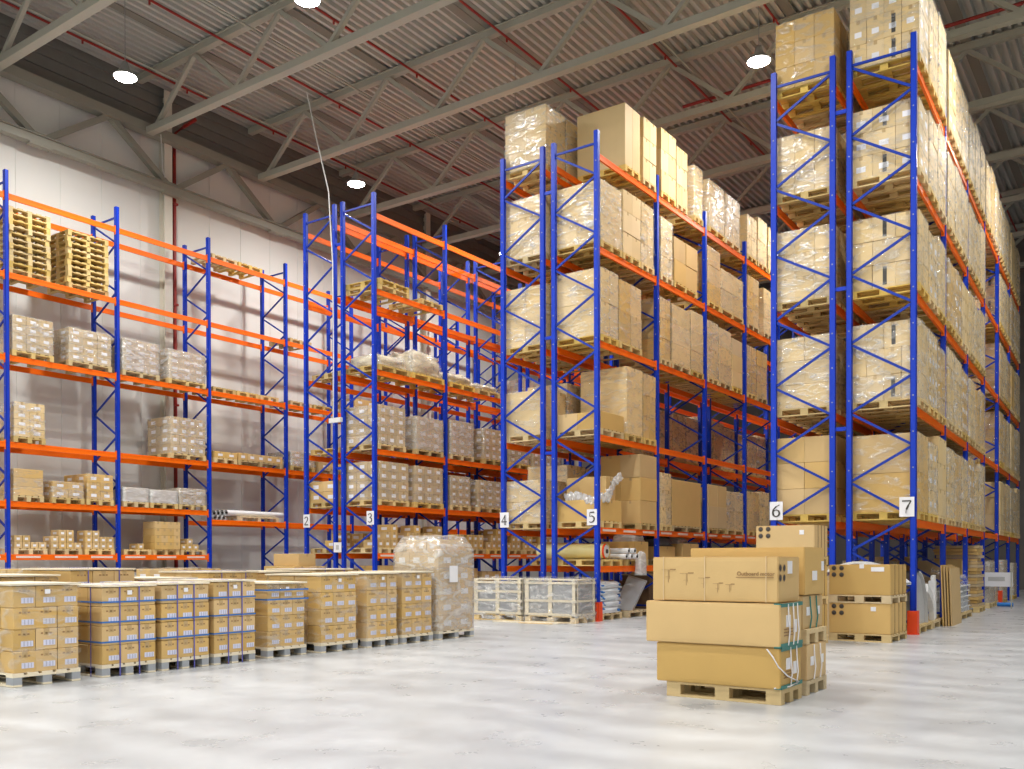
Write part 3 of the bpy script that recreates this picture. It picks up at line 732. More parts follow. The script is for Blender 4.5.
def fill1():
    def put(z, a, e, h, i, ln, **k):
        k.setdefault('n', (2,3,4)); k.setdefault('style', 'label'); k.setdefault('m', KG); k.setdefault('fm', FILM)
        st = k['style']; what = {'m': 'x'}
        w = 'unwrapped' if k['fm'] is None else 'film-wrapped'
        d = k.pop('d', 'grey-brown labelled cartons')
        load(F1, -1.05, .06, a-11.29, e-11.29, z, h, '%s %s, %s load in view on the %s level of the wall rack' % (w, d, ORD[i], ln), 'pallet loads in the wall rack', **k)
    for i, (a, e, h) in enumerate(((11.4,12.42,.99),(12.8,13.98,.97),(14.29,15.4,.98),(15.68,16.9,.95))): put(6.27, a, e, h, i, 'fourth', fm=FILM if i < 2 else FILMH, d='labelled cartons' if i < 2 else 'pale bagged goods', n=(2,3,4), m=KG)
    put(4.2, 11.42, 12.2, .98, 0, 'third', n=(2,2,4), m=KP, ragged=True); put(4.2, 15.73, 16.9, 1.16, 1, 'third', n=(2,4,4))
    for i, (a, e, h) in enumerate(((11.4,12.15,.79),(12.35,13.2,.55),(13.26,14.02,.8),(14.3,15.04,.52),(15.10,15.96,.50),(16.0,16.9,.6))): put(2.78, a, e, h, i, 'second', n=(2,1 if i == 0 else 2,3 if i in (0,2) else 2), m=KR if i < 3 else KG, fm=[FILML,FILM,FILML,FILMW,FILMW,FILMH][i], style='tape' if i == 0 else 'label', d='cartons' if i < 3 else 'whitish goods')
    # stacks of empty pallets on the fifth level
    for s, (y, n, w) in enumerate(((11.88, 11, 1.02), (13.40, 10, 1.1))):
        for k in range(n):
            tag(ob('empty_pallet', pallet_mesh(1.0, w, WOODY), None, F1.w(-.52+random.uniform(-.02,.02), y-11.29+random.uniform(-.015,.015), 8.253+k*.147), (0,0,random.uniform(-.02,.02))), 'empty wooden pallet, %s from the bottom of the %s stack on wall rack' % (ORD[k], ['left', 'right'][s]), 'pallet', 'stacked empty pallets on the wall rack')
    # loose empty pallets
    for i, (y, z, w) in enumerate(((17.65, 10.13, .9), (18.6, 10.13, .9), (17.62, 6.27, .8), (18.48, 6.27, .8), (19.32, 6.27, .7), (20.6, 6.27, .9), (21.6, 6.27, .9), (20.6, 8.25, .9))):
        tag(ob('empty_pallet', pallet_mesh(1.0, w, WOODY), None, F1.w(-.52, y-11.29, z+.003)), 'empty wooden pallet on the wall rack, %s' % ['first on the topmost beams', 'second on the topmost beams', 'first on the fourth level of the third bay', 'second on the fourth level of the third bay', 'third on the fourth level of the third bay', 'nearest on the fourth level of the fourth bay', 'second on the fourth level of the fourth bay', 'alone on the fifth level of the fourth bay'][i], 'pallet')
    # low cartons on third level, third bay
    put(4.2, 17.2, 18.0, .33, 2, 'third', n=(2,2,1), m=KR, fm=None, d='low labelled cartons'); put(4.2, 18.05, 19.75, .36, 3, 'third', n=(2,5,1), m=KR, fm=None, d='low labelled cartons')
    put(4.2, 20.1, 21.1, .6, 4, 'third', n=(2,2,2), m=KG, fm=FILMH); put(4.2, 21.3, 22.4, .5, 5, 'third', n=(2,2,2), m=KR, fm=None); 
    put(6.27, 22.9, 24.0, .6, 4, 'fourth', n=(2,2,2), m=KR, fm=None)
    # lowest level: pallets of small cartons
    spec = [(11.85, [(2,0),(3,1)]), (12.76, []), (13.66, [])]
    cols = {0: [2,2,1,2,1], 1: [2,3,3,1,1], 2: [3,1,2,2,1]}
    for s, y in enumerate((11.85, 12.76, 13.66, 14.75, 15.63, 16.5)):
        tag(ob('pallet', pallet_mesh(1.0, .82, WOOD), None, F1.w(-.5, y-11.29, 1.503)), 'pale wooden pallet under small goods, %s in view on the lowest wall rack beams' % ORD[s], 'pallet', 'pallets on the lowest wall rack beams')
        hs = [[2,2,1,1],[2,3,3,1],[3,3,2,2],[0,0,1,0],[4,4,4,4],[1,2,1,0]][s]
        for j, hh in enumerate(hs):
            for k in range(hh):
                if s == 4: me = carton_mesh(.55, .2, .19, 'tape', KR)
                else: me = carton_mesh(.4, .185, .155, 'label', KR)
                tag(ob('carton', me, None, F1.w(-.22, y-11.29-.3+j*.2, 1.649+k*(.192 if s == 4 else .158))), 'small %s carton on the %s pallet in view of the lowest wall rack beams' % ('plain' if s == 4 else 'labelled', ORD[s]), 'carton', 'small cartons on the %s pallet of the wall rack' % ORD[s])
    # white rolls on the lower beams of the third bay
    tag(ob('pallet', pallet_mesh(1.0, 1.5, WOOD), None, F1.w(-.5, 7.6, 2.533)), 'pale pallet under long white rolls in the wall rack', 'pallet')
    for k in range(4):
        x = -.2-k*.19; b = MB().tube([(0,-1.0,0),(0,1.15,0)], .085, WHITE, 14, False); b.tube([(0,-1.0,0),(0,1.15,0)], .035, PRT, 8)
        tag(b.obj('film_roll', None, F1.w(x, 7.5, 2.533+.146+.088)), 'long white roll lying in the wall rack, %s from the aisle side' % ORD[k], 'roll', 'white rolls in the wall rack')
    for k in range(3):
        b = MB().tube([(-.3,0,0),(.3,0,0)], .07, WHITE, 12, False).tube([(-.301,0,0),(.301,0,0)], .03, PRT, 8)
        tag(b.obj('film_roll', None, F1.w(-.35, 6.02+k*.15, 2.53+.0725)), 'short white roll lying crosswise beside the long rolls, %s from the left' % ORD[k], 'roll', 'short rolls in the wall rack')
    # floor goods under the wall rack
    tag(MB().box(-.02, .02, -.6, .6, 0, 1.05, BROWN).box(.02, .03, -.6, .6, .48, .52, DARK).obj('board', None, (-23.55, 18.3, 0.001), (0,0,R(0))), 'large dark brown board standing upright under the wall rack by the wall', 'board')
    for k, (y, w) in enumerate(((12.1, .9), (13.2, .8))):
        b = MB().box(-.4, .4, -w/2, w/2, 0, .25, BROWN).box(-.44, .3, -w/2, w/2, .25, .28, KR).box(-.1, .5, -w/2+.05, w/2-.1, .28, .6, BROWN).bar((.2,-.3,.6), (.5,.3,1.0), .5, .02, KR)
        tag(b.obj('crushed_cardboard', None, (-22.9, y, .001)), 'pile of crushed brown cardboard on the floor under the wall rack, %s' % ['nearer one', 'farther one'][k], 'cardboard')
    tag(MB().box(-.43, .43, -1.2, 1.2, 0, 1.0, GREYP).box(-.45, .45, -1.22, 1.22, 1.0, 1.03, GREYP).box(.45, .46, -.01, .01, 0, 1, DARK).obj('metal_chest', None, (-23.14, 15.55, 0.001)), 'grey-brown metal chest on the floor under the wall rack', 'chest')
fill1()

# ------------------------------------------------------------------ rows of strapped carton pallets on the floor
def floor_rows():
    rows = [(4.99,5.74,1.10,'film'), (6.0,6.69,1.06,'strap'), (6.77,7.45,1.07,'strap'), (7.53,8.19,1.09,'strap'), (8.47,9.17,1.04,'band'), (9.37,10.12,1.14,'filml'), (10.32,11.02,1.15,'filml'), (11.12,11.88,1.16,'filml')]
    for i, (a, e, h, kind) in enumerate(rows):
        w = e-a; x1 = -9.9 if i != 4 else -9.98; x0 = x1-1.16
        fm = {'film': FILML, 'strap': None, 'band': FILML, 'filml': FILML}[kind]
        d = {'film': 'film-wrapped carton stack at the left end of the front floor row', 'strap': 'blue-strapped carton stack in the front floor row, %s from the left', 'band': 'film-wrapped carton stack with two blue bands, fifth in the front floor row', 'filml': 'film-wrapped labelled carton stack in the front floor row, %s from the left'}[kind]
        if '%s' in d: d = d % ORD[i]
        t = load(F0, x0, x1, a, e, 0, h-.03, d, 'labelled carton pallets on the floor', (4,3,4), 'label lilac', KR, fm, WOODW, GREYB)
        H = h-.03
        MB().box(-.6, .6, -w/2-.01, w/2+.01, 0, .022, WOODW).obj('lid', t, (-.01, 0, H+.004))
        if kind == 'strap':
            for z in (.40, .63, .86): strap_ring('z', 1.165, w+.006, H, z, STRB, .018).obj('strap', t)
            for y in (-w/2+.22, w/2-.22): strap_ring('y', 1.17, w, H+.025, y, STRV, .014).obj('strap', t)
            strap_ring('x', 1.17, w, H+.025, -.3, STRV, .014).obj('strap', t); strap_ring('x', 1.17, w, H+.025, .35, STRV, .014).obj('strap', t)
        if kind == 'band':
            for z in (.80, .93): strap_ring('z', 1.20, w+.04, H, z, STRB, .022).obj('strap', t)
        tg = MB().box(0, .002, -.03, .03, 0, .05, LAB).obj('tag', t, (.588, 0, H-.09)); tg['label'] = 'small white sticker'
    # second row behind
    r2 = [(4.4,5.3),(5.45,6.35),(6.5,7.4),(7.55,8.4),(8.6,9.5),(9.65,10.55),(10.7,11.55)]
    for i, (a, e) in enumerate(r2):
        h = [1.2,1.17,1.24,1.1,1.18,1.17,1.2][i]
        t = load(F0, -12.62, -11.42, a, e, 0, h-.03, 'carton stack in the rear floor row behind the strapped ones, %s from the left' % ORD[i], 'labelled carton pallets on the floor', (3,3,4), 'label lilac', KR, FILML if i % 2 else None, WOODW, GREYB)
        MB().box(-.61, .61, -(e-a)/2-.01, (e-a)/2+.01, 0, .022, WOODW).obj('lid', t, (0, 0, h-.025))
        if i % 2 == 0:
            for y in (-.22, .22): strap_ring('y', 1.21, e-a, h, y, STRV, .014).obj('strap', t)
    r3 = [(9.4,10.3,1.2),(10.45,11.3,1.15),(7.0,8.2,1.22)]
    for i, (a, e, h) in enumerate(r3):
        t = load(F0, -14.5, -13.3, a, e, 0, h, 'carton stack standing behind the two floor rows, %s' % ['middle one', 'farthest one', 'nearest one'][i], 'labelled carton pallets on the floor', (3,3,4), 'label', KR, FILML, WOODW, GREYB)
    # tall film covered load at the right end
    t = load(F0, -10.92, -9.9, 12.04, 13.0, 0, 1.74, 'tall film-shrouded carton stack at the far right end of the front floor row', 'labelled carton pallets on the floor', (3,2,6), 'label', KR, FILMH, WOODW, GREYB, taper=.22, cap=1)
    MB().box(0, .003, -.11, .11, -.14, .14, LAB).obj('label_sheet', t, (.522, -.1, 1.1))['label'] = 'white paper sheet'
floor_rows()

# ------------------------------------------------------------------ long boxes in the foreground
def holes(b, face, cx, cz, at, s=1):
    """four round handle prints"""
    for i in (-.045, .045):
        for k in (-.04, .04):
            M = Matrix.Translation((cx+i*s, at-.003, cz+k*s)) @ Matrix.Rotation(R(90), 4, 'X')
            b.lathe([(0,0),(.022*s,0),(.026*s,-.004)], PRT, 12, M)
            b.lathe([(.026*s,-.002),(.031*s,-.002)], PRB, 12, M)
def bigbox(dx, dy, dz, seam_y=True, bulge=.0):
    b = MB(); bm = bmesh.new(); bmesh.ops.create_cube(bm, size=1)
    bmesh.ops.subdivide_edges(bm, edges=bm.edges[:], cuts=9, use_grid_fill=True)
    for v in bm.verts:
        p = v.co; k = 4*(1-(2*p.x)**4)*.25; kz = (1-(2*p.z)**4)
        q = p.copy()
        if abs(abs(p.y)-.5) < 1e-4: q.y += math.copysign(bulge*k*kz/dy, p.y)
        if abs(abs(p.x)-.5) < 1e-4: q.x += math.copysign(bulge*.7*kz*(1-(2*p.y)**4)/dx, p.x)
        if abs(p.z-.5) < 1e-4: q.z -= .006*k*(1-(2*p.y)**2)/dz
        # rounded corners
        v.co = Vector((q.x*dx, q.y*dy, (q.z+.5)*dz))
    bmesh.ops.bevel(bm, geom=[e for e in bm.edges if len(e.link_faces) == 2 and e.calc_face_angle(0) > 1.2], offset=.008, segments=2, affect='EDGES')
    me = bpy.data.meshes.new('long_box'); bm.to_mesh(me); bm.free(); me.materials.append(KR)
    return me
def fore():
    # front pallet
    def pal(x0, x1, y0, y1, z, label, hh=.144):
        return tag(ob('wooden_pallet', pallet_mesh(x1-x0, y1-y0, WOOD, hh), None, ((x0+x1)/2, (y0+y1)/2, z)), label, 'pallet')
    pal(-4.0, -2.86, 8.38, 8.97, .001, 'wooden pallet on the floor under the three long foreground boxes')
    B = [(-4.10, -2.86, 8.36, 8.95, .147, .53, 'bottom long brown box of the front foreground stack, with white straps', 0),
         (-4.20, -2.85, 8.33, 8.93, .533, .935, 'middle long brown box of the front foreground stack, with green corners', 1),
         (-4.14, -2.88, 8.36, 8.96, .94, 1.365, 'top long brown box printed Outboard motor with small engine drawings', 2)]
    for x0, x1, y0, y1, z0, z1, l, k in B:
        dx, dy, dz = x1-x0, y1-y0, z1-z0
        t = thing('long_box', l, 'box', ((x0+x1)/2, (y0+y1)/2, z0), 0, 'long foreground boxes')
        ob('box_body', bigbox(dx, dy, dz-.003, bulge=.008), t)
        X, Y = dx/2, dy/2
        if k == 2:
            b = MB(); holes(b, 0, -Y+.09, dz*.64, -X-.008, 1.15); b.obj('hand_hole', t, (0,0,0), (0,0,R(90)))['label'] = 'four dark round marks'
            tm = text_mesh('Outboard motor', .052); tm.materials.clear(); tm.materials.append(PRB)
            o = ob('printed_text', tm, t, (X-.21, -Y-.0105, dz*.62), (R(90),0,0)); o['label'] = 'brown printed words'
            MB().box(X-.40, X-.04, -Y-.0115, -Y-.006, dz*.62-.036, dz*.62-.031, PRB).obj('printed_line', t)
            # faint engine drawings
            for q, (u, g, v) in enumerate(((-.46, 1.0, .70), (-.27, .95, .62), (-.09, .8, .52), (.05, .7, .40), (.17, .6, .38))):
                b = MB(); y = -Y-.0105; zc = dz*v
                b.box(u-.07*g, u+.07*g, y, y+.002, zc-.002, zc+.002, FAINT).box(u-.003, u+.003, y, y+.002, zc-.12*g, zc, FAINT).box(u+.012, u+.014, y, y+.002, zc-.09*g, zc, FAINT)
                b.box(u-.03*g, u+.02*g, y, y+.002, zc-.07*g, zc-.067*g, FAINT).box(u+.02*g, u+.08*g, y, y+.003, zc+.003, zc+.009, PRB)
                b.obj('printed_drawing', t)
            for u in (-.51, -.08, .52):
                MB().box(u-.004, u+.004, -Y-.0125, -Y-.0105, 0, dz, PALET).box(u-.004, u+.004, -Y-.012, Y+.01, dz, dz+.002, PALET).obj('strap', t)
            MB().box(X+.004, X+.0115, -.06, .06, dz*.62, dz*.9, LAB).obj('paper_label', t)
        else:
            # white straps round the right end, green corner protectors
            for y in ((-.12, .02, .14) if k == 1 else (-.05, .12)):
                b = MB(); b.tube([(X+.014, y, .01), (X+.022, y+.02, dz*.35), (X+.024, y-.02, dz*.7), (X+.012, y, dz-.01)], .007, STRW, 6); b.obj('strap', t)
            if k == 0:
                MB().tube([(X-.12, -Y-.02, dz-.014), (X-.06, -Y-.026, dz*.78), (X-.01, -Y-.024, dz*.55), (X+.022, -.16, dz*.3), (X+.026, 0.15, .03), (X+.022, -.1, .012), (X-.05, -Y-.018, .012)], .007, STRW, 6).obj('strap', t)
            for z in (0, dz):
                b = MB()
                for s in (-1, 1): b.box(X-.06, X+.0125, s*Y-.014*(s > 0)-.0, s*Y+.014*(s < 0), z-.012*(z > 0), z+.012*(z == 0), STRG)
                b.box(X+.008, X+.013, -Y, Y, z-.035*(z > 0), z+.035*(z == 0), STRG)
                b.obj('corner_protector', t)['label'] = 'dark green corner protector'
            for q in range(3): MB().box(X+.006, X+.0118, -.22, .02, dz*(.25+.07*q), dz*(.27+.07*q), PRB).obj('printed_text', t)
            MB().box(X+.006, X+.0125, -.16, -.05, dz*.45, dz*.72, LAB).obj('paper_label', t); MB().box(X+.006, X+.0125, .04, .13, dz*.3, dz*.6, LAB).obj('paper_label', t)
    # second stack behind
    pal(-4.15, -2.86, 9.12, 9.78, .001, 'wooden pallet on the floor under the rear foreground boxes')
    S = [(.147, .50, 'bottom long box of the rear foreground stack, with straps'), (.648, .98, 'middle long box of the rear foreground stack, above the raised pallet'), (.985, 1.46, 'top long box of the rear foreground stack behind the printed one')]
    pal(-4.15, -2.86, 9.12, 9.78, .502, 'raised wooden pallet between boxes of the rear foreground stack')
    for k, (z0, z1, l) in enumerate(S):
        x0, x1 = [(-4.1,-2.86), (-4.1,-2.9), (-4.08,-2.88)][k]; y0, y1 = 9.12, 9.76
        dx, dy, dz = x1-x0, y1-y0, z1-z0
        t = thing('long_box', l, 'box', ((x0+x1)/2, (y0+y1)/2, z0), 0, 'long foreground boxes')
        ob('box_body', bigbox(dx, dy, dz-.003, bulge=.006), t)
        X, Y = dx/2, dy/2
        if k < 2:
            for y in (-.12, .08):
                MB().tube([(X+.012, y, .0), (X+.022, y+.02, dz*.35), (X+.022, y-.02, dz*.7), (X+.012, y, dz-.01)], .007, STRW if k == 0 else STRG, 6).obj('strap', t)
            MB().box(X+.006, X+.0105, -.22, -.12, dz*.4, dz*.65, LAB).obj('paper_label', t); MB().box(X+.006, X+.0105, .12, .2, dz*.4, dz*.65, LAB).obj('paper_label', t)
        else:
            MB().box(X+.006, X+.0105, -.1, .05, dz*.3, dz*.5, LAB).obj('paper_label', t); MB().box(X+.006, X+.0105, .2, .28, dz*.5, dz*.7, LAB).obj('paper_label', t)
    # crate-like boxes with round marks
    def crate(x0, x1, y0, y1, z, l, lp, labels):
        pal(x0, x1, y0, y1, z+.001, lp, .13)
        t = thing('square_box', l, 'box', ((x0+x1)/2, (y0+y1)/2, z+.133), 0, 'boxes with four round marks')
        dx, dy = x1-x0-.02, y1-y0-.02; dz = .49; X, Y = dx/2, dy/2
        ob('box_body', bigbox(dx, dy, dz, bulge=.004), t)
        b = MB(); holes(b, 0, -X+.14, dz*.78, -Y-.006, 1.35); b.obj('hand_hole', t)['label'] = 'four dark round marks'
        for u, w, v in labels: MB().box(u-w/2, u+w/2, -Y-.008, -Y-.003, dz*v, dz*v+.07, LAB).obj('paper_label', t)
        for q in (-.25, 0, .25): MB().box(X+.002, X+.008, q*dy-.004, q*dy+.004, 0, dz, SEAM).obj('corner_seam', t)
    crate(-4.54, -3.56, 15.62, 16.75, 0, 'lower of two square brown boxes on pallets in front of rack 7', 'wooden pallet on the floor under the lower square box by rack 7', [(.22, .08, .75)])
    crate(-4.54, -3.56, 15.62, 16.75, .625, 'upper of two square brown boxes on pallets in front of rack 7', 'wooden pallet between the two square boxes by rack 7', [(.04, .07, .88), (.22, .07, .78), (.32, .13, .78)])
    for k in range(3):
        crate(-5.37, -4.42, 14.5, 15.2, .625*k, '%s square brown box of the three-high stack in front of number 6' % ['bottom', 'middle', 'topmost'][k], 'wooden pallet under the %s square box in front of number 6' % ['bottom', 'middle', 'topmost'][k], [(.27, .07, .7)])
fore()

# ------------------------------------------------------------------ things at the feet of racks 4 and 5
def crates45():
    for i, (x0, x1) in enumerate(((-12.74, -11.45), (-11.36, -10.06))):
        t = thing('wrapped_crate', ['grey-wrapped slatted crate in front of number 4, the left of two', 'grey-wrapped slatted crate beside the orange foot guard of rack 5'][i], 'crate', ((x0+x1)/2, 17.14, .001), 0, 'slatted crates at racks 4 and 5')
        w = x1-x0; X = w/2; Y = .4
        ob('pallet', pallet_mesh(w, .8, WOOD), t)
        MB().box(-X+.03, X-.03, -Y+.03, Y-.03, .146, .86, GREYW).obj('contents', t)
        b = MB()
        for x in (-X, -.05, X-.1): b.box(x, x+.1, -Y, -Y+.02, .12, .90, WOODW)
        for x in (-X, X-.1): b.box(x, x+.1, Y-.02, Y, .12, .90, WOODW)
        for z in (.15, .42 if i == 0 else .44, .62, .82): 
            if i == 1 and z in (.62,): continue
            b.box(-X, X, -Y-.012, -Y, z, z+.05, WOODW).box(X-.0, X+.012, -Y, Y, z, z+.045, WOODW)
        for y in (-Y, Y-.09): b.box(X-.02, X, y, y+.09, .12, .9, WOODW)
        b.obj('slat_frame', t)
        b = MB().box(-X, X, -Y, Y, .90, .925, WOODW); b.obj('lid', t)
        fme, sc = film_mesh(w+.03, .84, .93, FILM, 0); f = ob('stretch_film', fme, t, (0,0,.02)); f.scale = sc
    b = MB().box(-.9, .7, -.12, .12, 0, .02, WOODW).box(-.2, .6, -.2, -.1, 0, .012, KR)
    tag(b.obj('loose_board', None, (-11.0, 16.45, .001), (0,0,R(3))), 'loose pale board and cardboard lying on the floor before the slatted crates', 'board')
    # stack of blue and white bags on a pallet
    t = thing('bag_stack', 'stack of blue and white plastic bags on a pallet inside rack 5', 'bags', F45.w(-.55, .72, .001))
    ob('pallet', pallet_mesh(1.05, .95, WOOD), t)
    for k in range(5):
        me = lump_mesh(1.0, .9, .155, BAGW, k*2.2); o = ob('bag', me, t, (0,0,.146+k*.14))
        pts = []
        for j in range(15): pts.append((.47+.012*math.sin(j), -.42+j*.06, .075+.03*math.sin(j*1.3+k)))
        pt2 = [(-.45+j*.065, -.425+.01*math.sin(j), .075+.03*math.sin(j*1.2+k)) for j in range(14)]
        MB().tube(pts, .026, BAGB, 6).tube(pt2, .026, BAGB, 6).obj('blue_print', o)['label'] = 'blue band'
    # leaning grey sheets
    t = thing('sheet_stack', 'pale grey-blue panels leaning on a low pallet inside rack 5', 'panels', F45.w(-.5, 2.1, .001))
    ob('pallet', pallet_mesh(1.0, 1.3, WOOD), t)
    MB().box(-.22, .22, -.02, .02, 0, .86, SHEETM).obj('panel', t, (.12,-.25,.147), (R(-30),R(16),R(8)))
    MB().box(-.24, .24, -.02, .02, 0, .90, GREYP).obj('panel', t, (.08,-.14,.147), (R(-30),R(16),R(8)))
    tag(MB().box(-.45, .3, -.5, .4, 0, .95, BROWN).box(-.46, .31, -.51, .41, .95, .98, KG).obj('brown_case', None, F45.w(-.6, 3.6, .001)), 'dark brown case on the floor deep under rack 5', 'case')
    # lowest beams: rolls, boxes
    for k, (y, w) in enumerate(((.6, 1.0), (1.85, 1.1), (3.6, 1.1), (4.9, 1.1))):
        tag(ob('pallet', pallet_mesh(1.12, w, WOODY), None, F45.w(-.53, y, 1.203)), 'wooden pallet with mixed goods on the lowest beams of rack 5, %s' % ORD[k], 'pallet')
    b = MB().tube([(-1.3,0,0),(.42,0,0)], .17, YROLL, 20, False); b.tube([(.37,0,0),(.422,0,0)], .172, ORRED, 20, False); b.tube([(-1.3,0,0),(.41,0,0)], .14, WHITE, 16); b.tube([(.41,0,0),(.43,0,0)], .05, PRT, 10)
    tag(b.obj('film_roll', None, F45.w(-.5, .55, 1.203+.146+.18), (0,0,R(4))), 'long thick yellowish film roll lying on the lowest beams of racks 4 and 5', 'roll')
    for k in range(5):
        y = [1.18,1.32,1.46,1.25,1.39][k]; xx = [.0,.06,.12,.02,.1][k]; zz = [0,.0,0,.145,.145][k]
        b = MB().tube([(-.5,0,0),(.1,0,0)], .062, WHITE, 12, False).tube([(-.5,0,0),(.102,0,0)], .028, PRT, 8)
        tag(b.obj('film_roll', None, F45.w(xx, y, 1.203+.146+.065+zz*.9), (0,0,R(2))), 'thin white crumpled roll end beside the yellowish roll, %s' % ORD[k], 'roll', 'thin white rolls in rack 5')
    tag(ob('hanging_film', lump_mesh(.16, .3, .5, FILMW, 4), None, F45.w(.16, 1.75, .98)), 'loose white plastic hanging from the lowest beam of rack 5', 'plastic film')
    t = thing('mixed_box', 'brown carton with film scraps on the lowest beams of rack 5', 'carton', F45.w(-.5, 1.85+.35, 1.35))
    ob('carton_body', carton_mesh(.9, .7, .42, 'tape', KR), t); ob('film_scrap', lump_mesh(.6, .5, .18, FILMW, 2), t, (.1,0,.42))
    t = thing('mixed_box', 'dark box with loose rubbish behind the second frame of rack 5', 'carton', F45.w(-.5, 3.6, 1.35))
    ob('carton_body', carton_mesh(.9, .9, .32, 'tape', KR), t); ob('rubbish', lump_mesh(.8, .8, .25, DARK, 5), t, (0,0,.32))
    t = thing('mixed_box', 'brown carton farther along the lowest beams of rack 5', 'carton', F45.w(-.5, 4.9, 1.35))
    ob('carton_body', carton_mesh(1.0, 1.0, .40, 'tape', KR), t); ob('film_scrap', lump_mesh(.6, .6, .16, FILMW, 8), t, (0,0,.4))
    for k in range(2):
        t = thing('mixed_box', 'small carton group on the lowest beams of rack 4, %s' % ['nearer', 'farther'][k], 'carton', F45.w(-1.95, 1.5+.9*k, 1.204))
        ob('pallet', pallet_mesh(1.0, .8, WOODY), t); ob('carton', carton_mesh(.4, .35, .4, 'label', KR), t, (.2, 0, .146)); ob('carton', carton_mesh(.4, .35, .3, 'label', KR), t, (-.25, 0, .146))
    # goods on the floor under rack 4/5 deep inside (dark clutter)
    for k, (x, y, w, h, m) in enumerate(((-1.95, 1.2, 1.0, .75, KR), (-1.95, 3.6, 1.1, .8, KG), (-.55, 6.5, 1.1, 1.5, KG), (-.55, 7.8, 1.0, 1.3, KR), (-1.95, 6.6, 1.1, 1.4, KR), (-.55, 9.6, 1.1, 1.5, KR), (-.5, 11.0, 1.1, 1.3, KG))):
        load(F45, x-.5, x+.5, y-w/2, y+w/2, 0, h, 'brown carton load on the floor inside racks 4 and 5, %s' % ['front one of rack 4', 'second one of rack 4', 'third bay of rack 5', 'end of the third bay', 'third bay of rack 4', 'fourth bay of rack 5', 'fourth bay end'][k], 'floor loads under racks 4 and 5', (2,2,3), 'tape', m, FILM if k % 2 else None)
crates45()

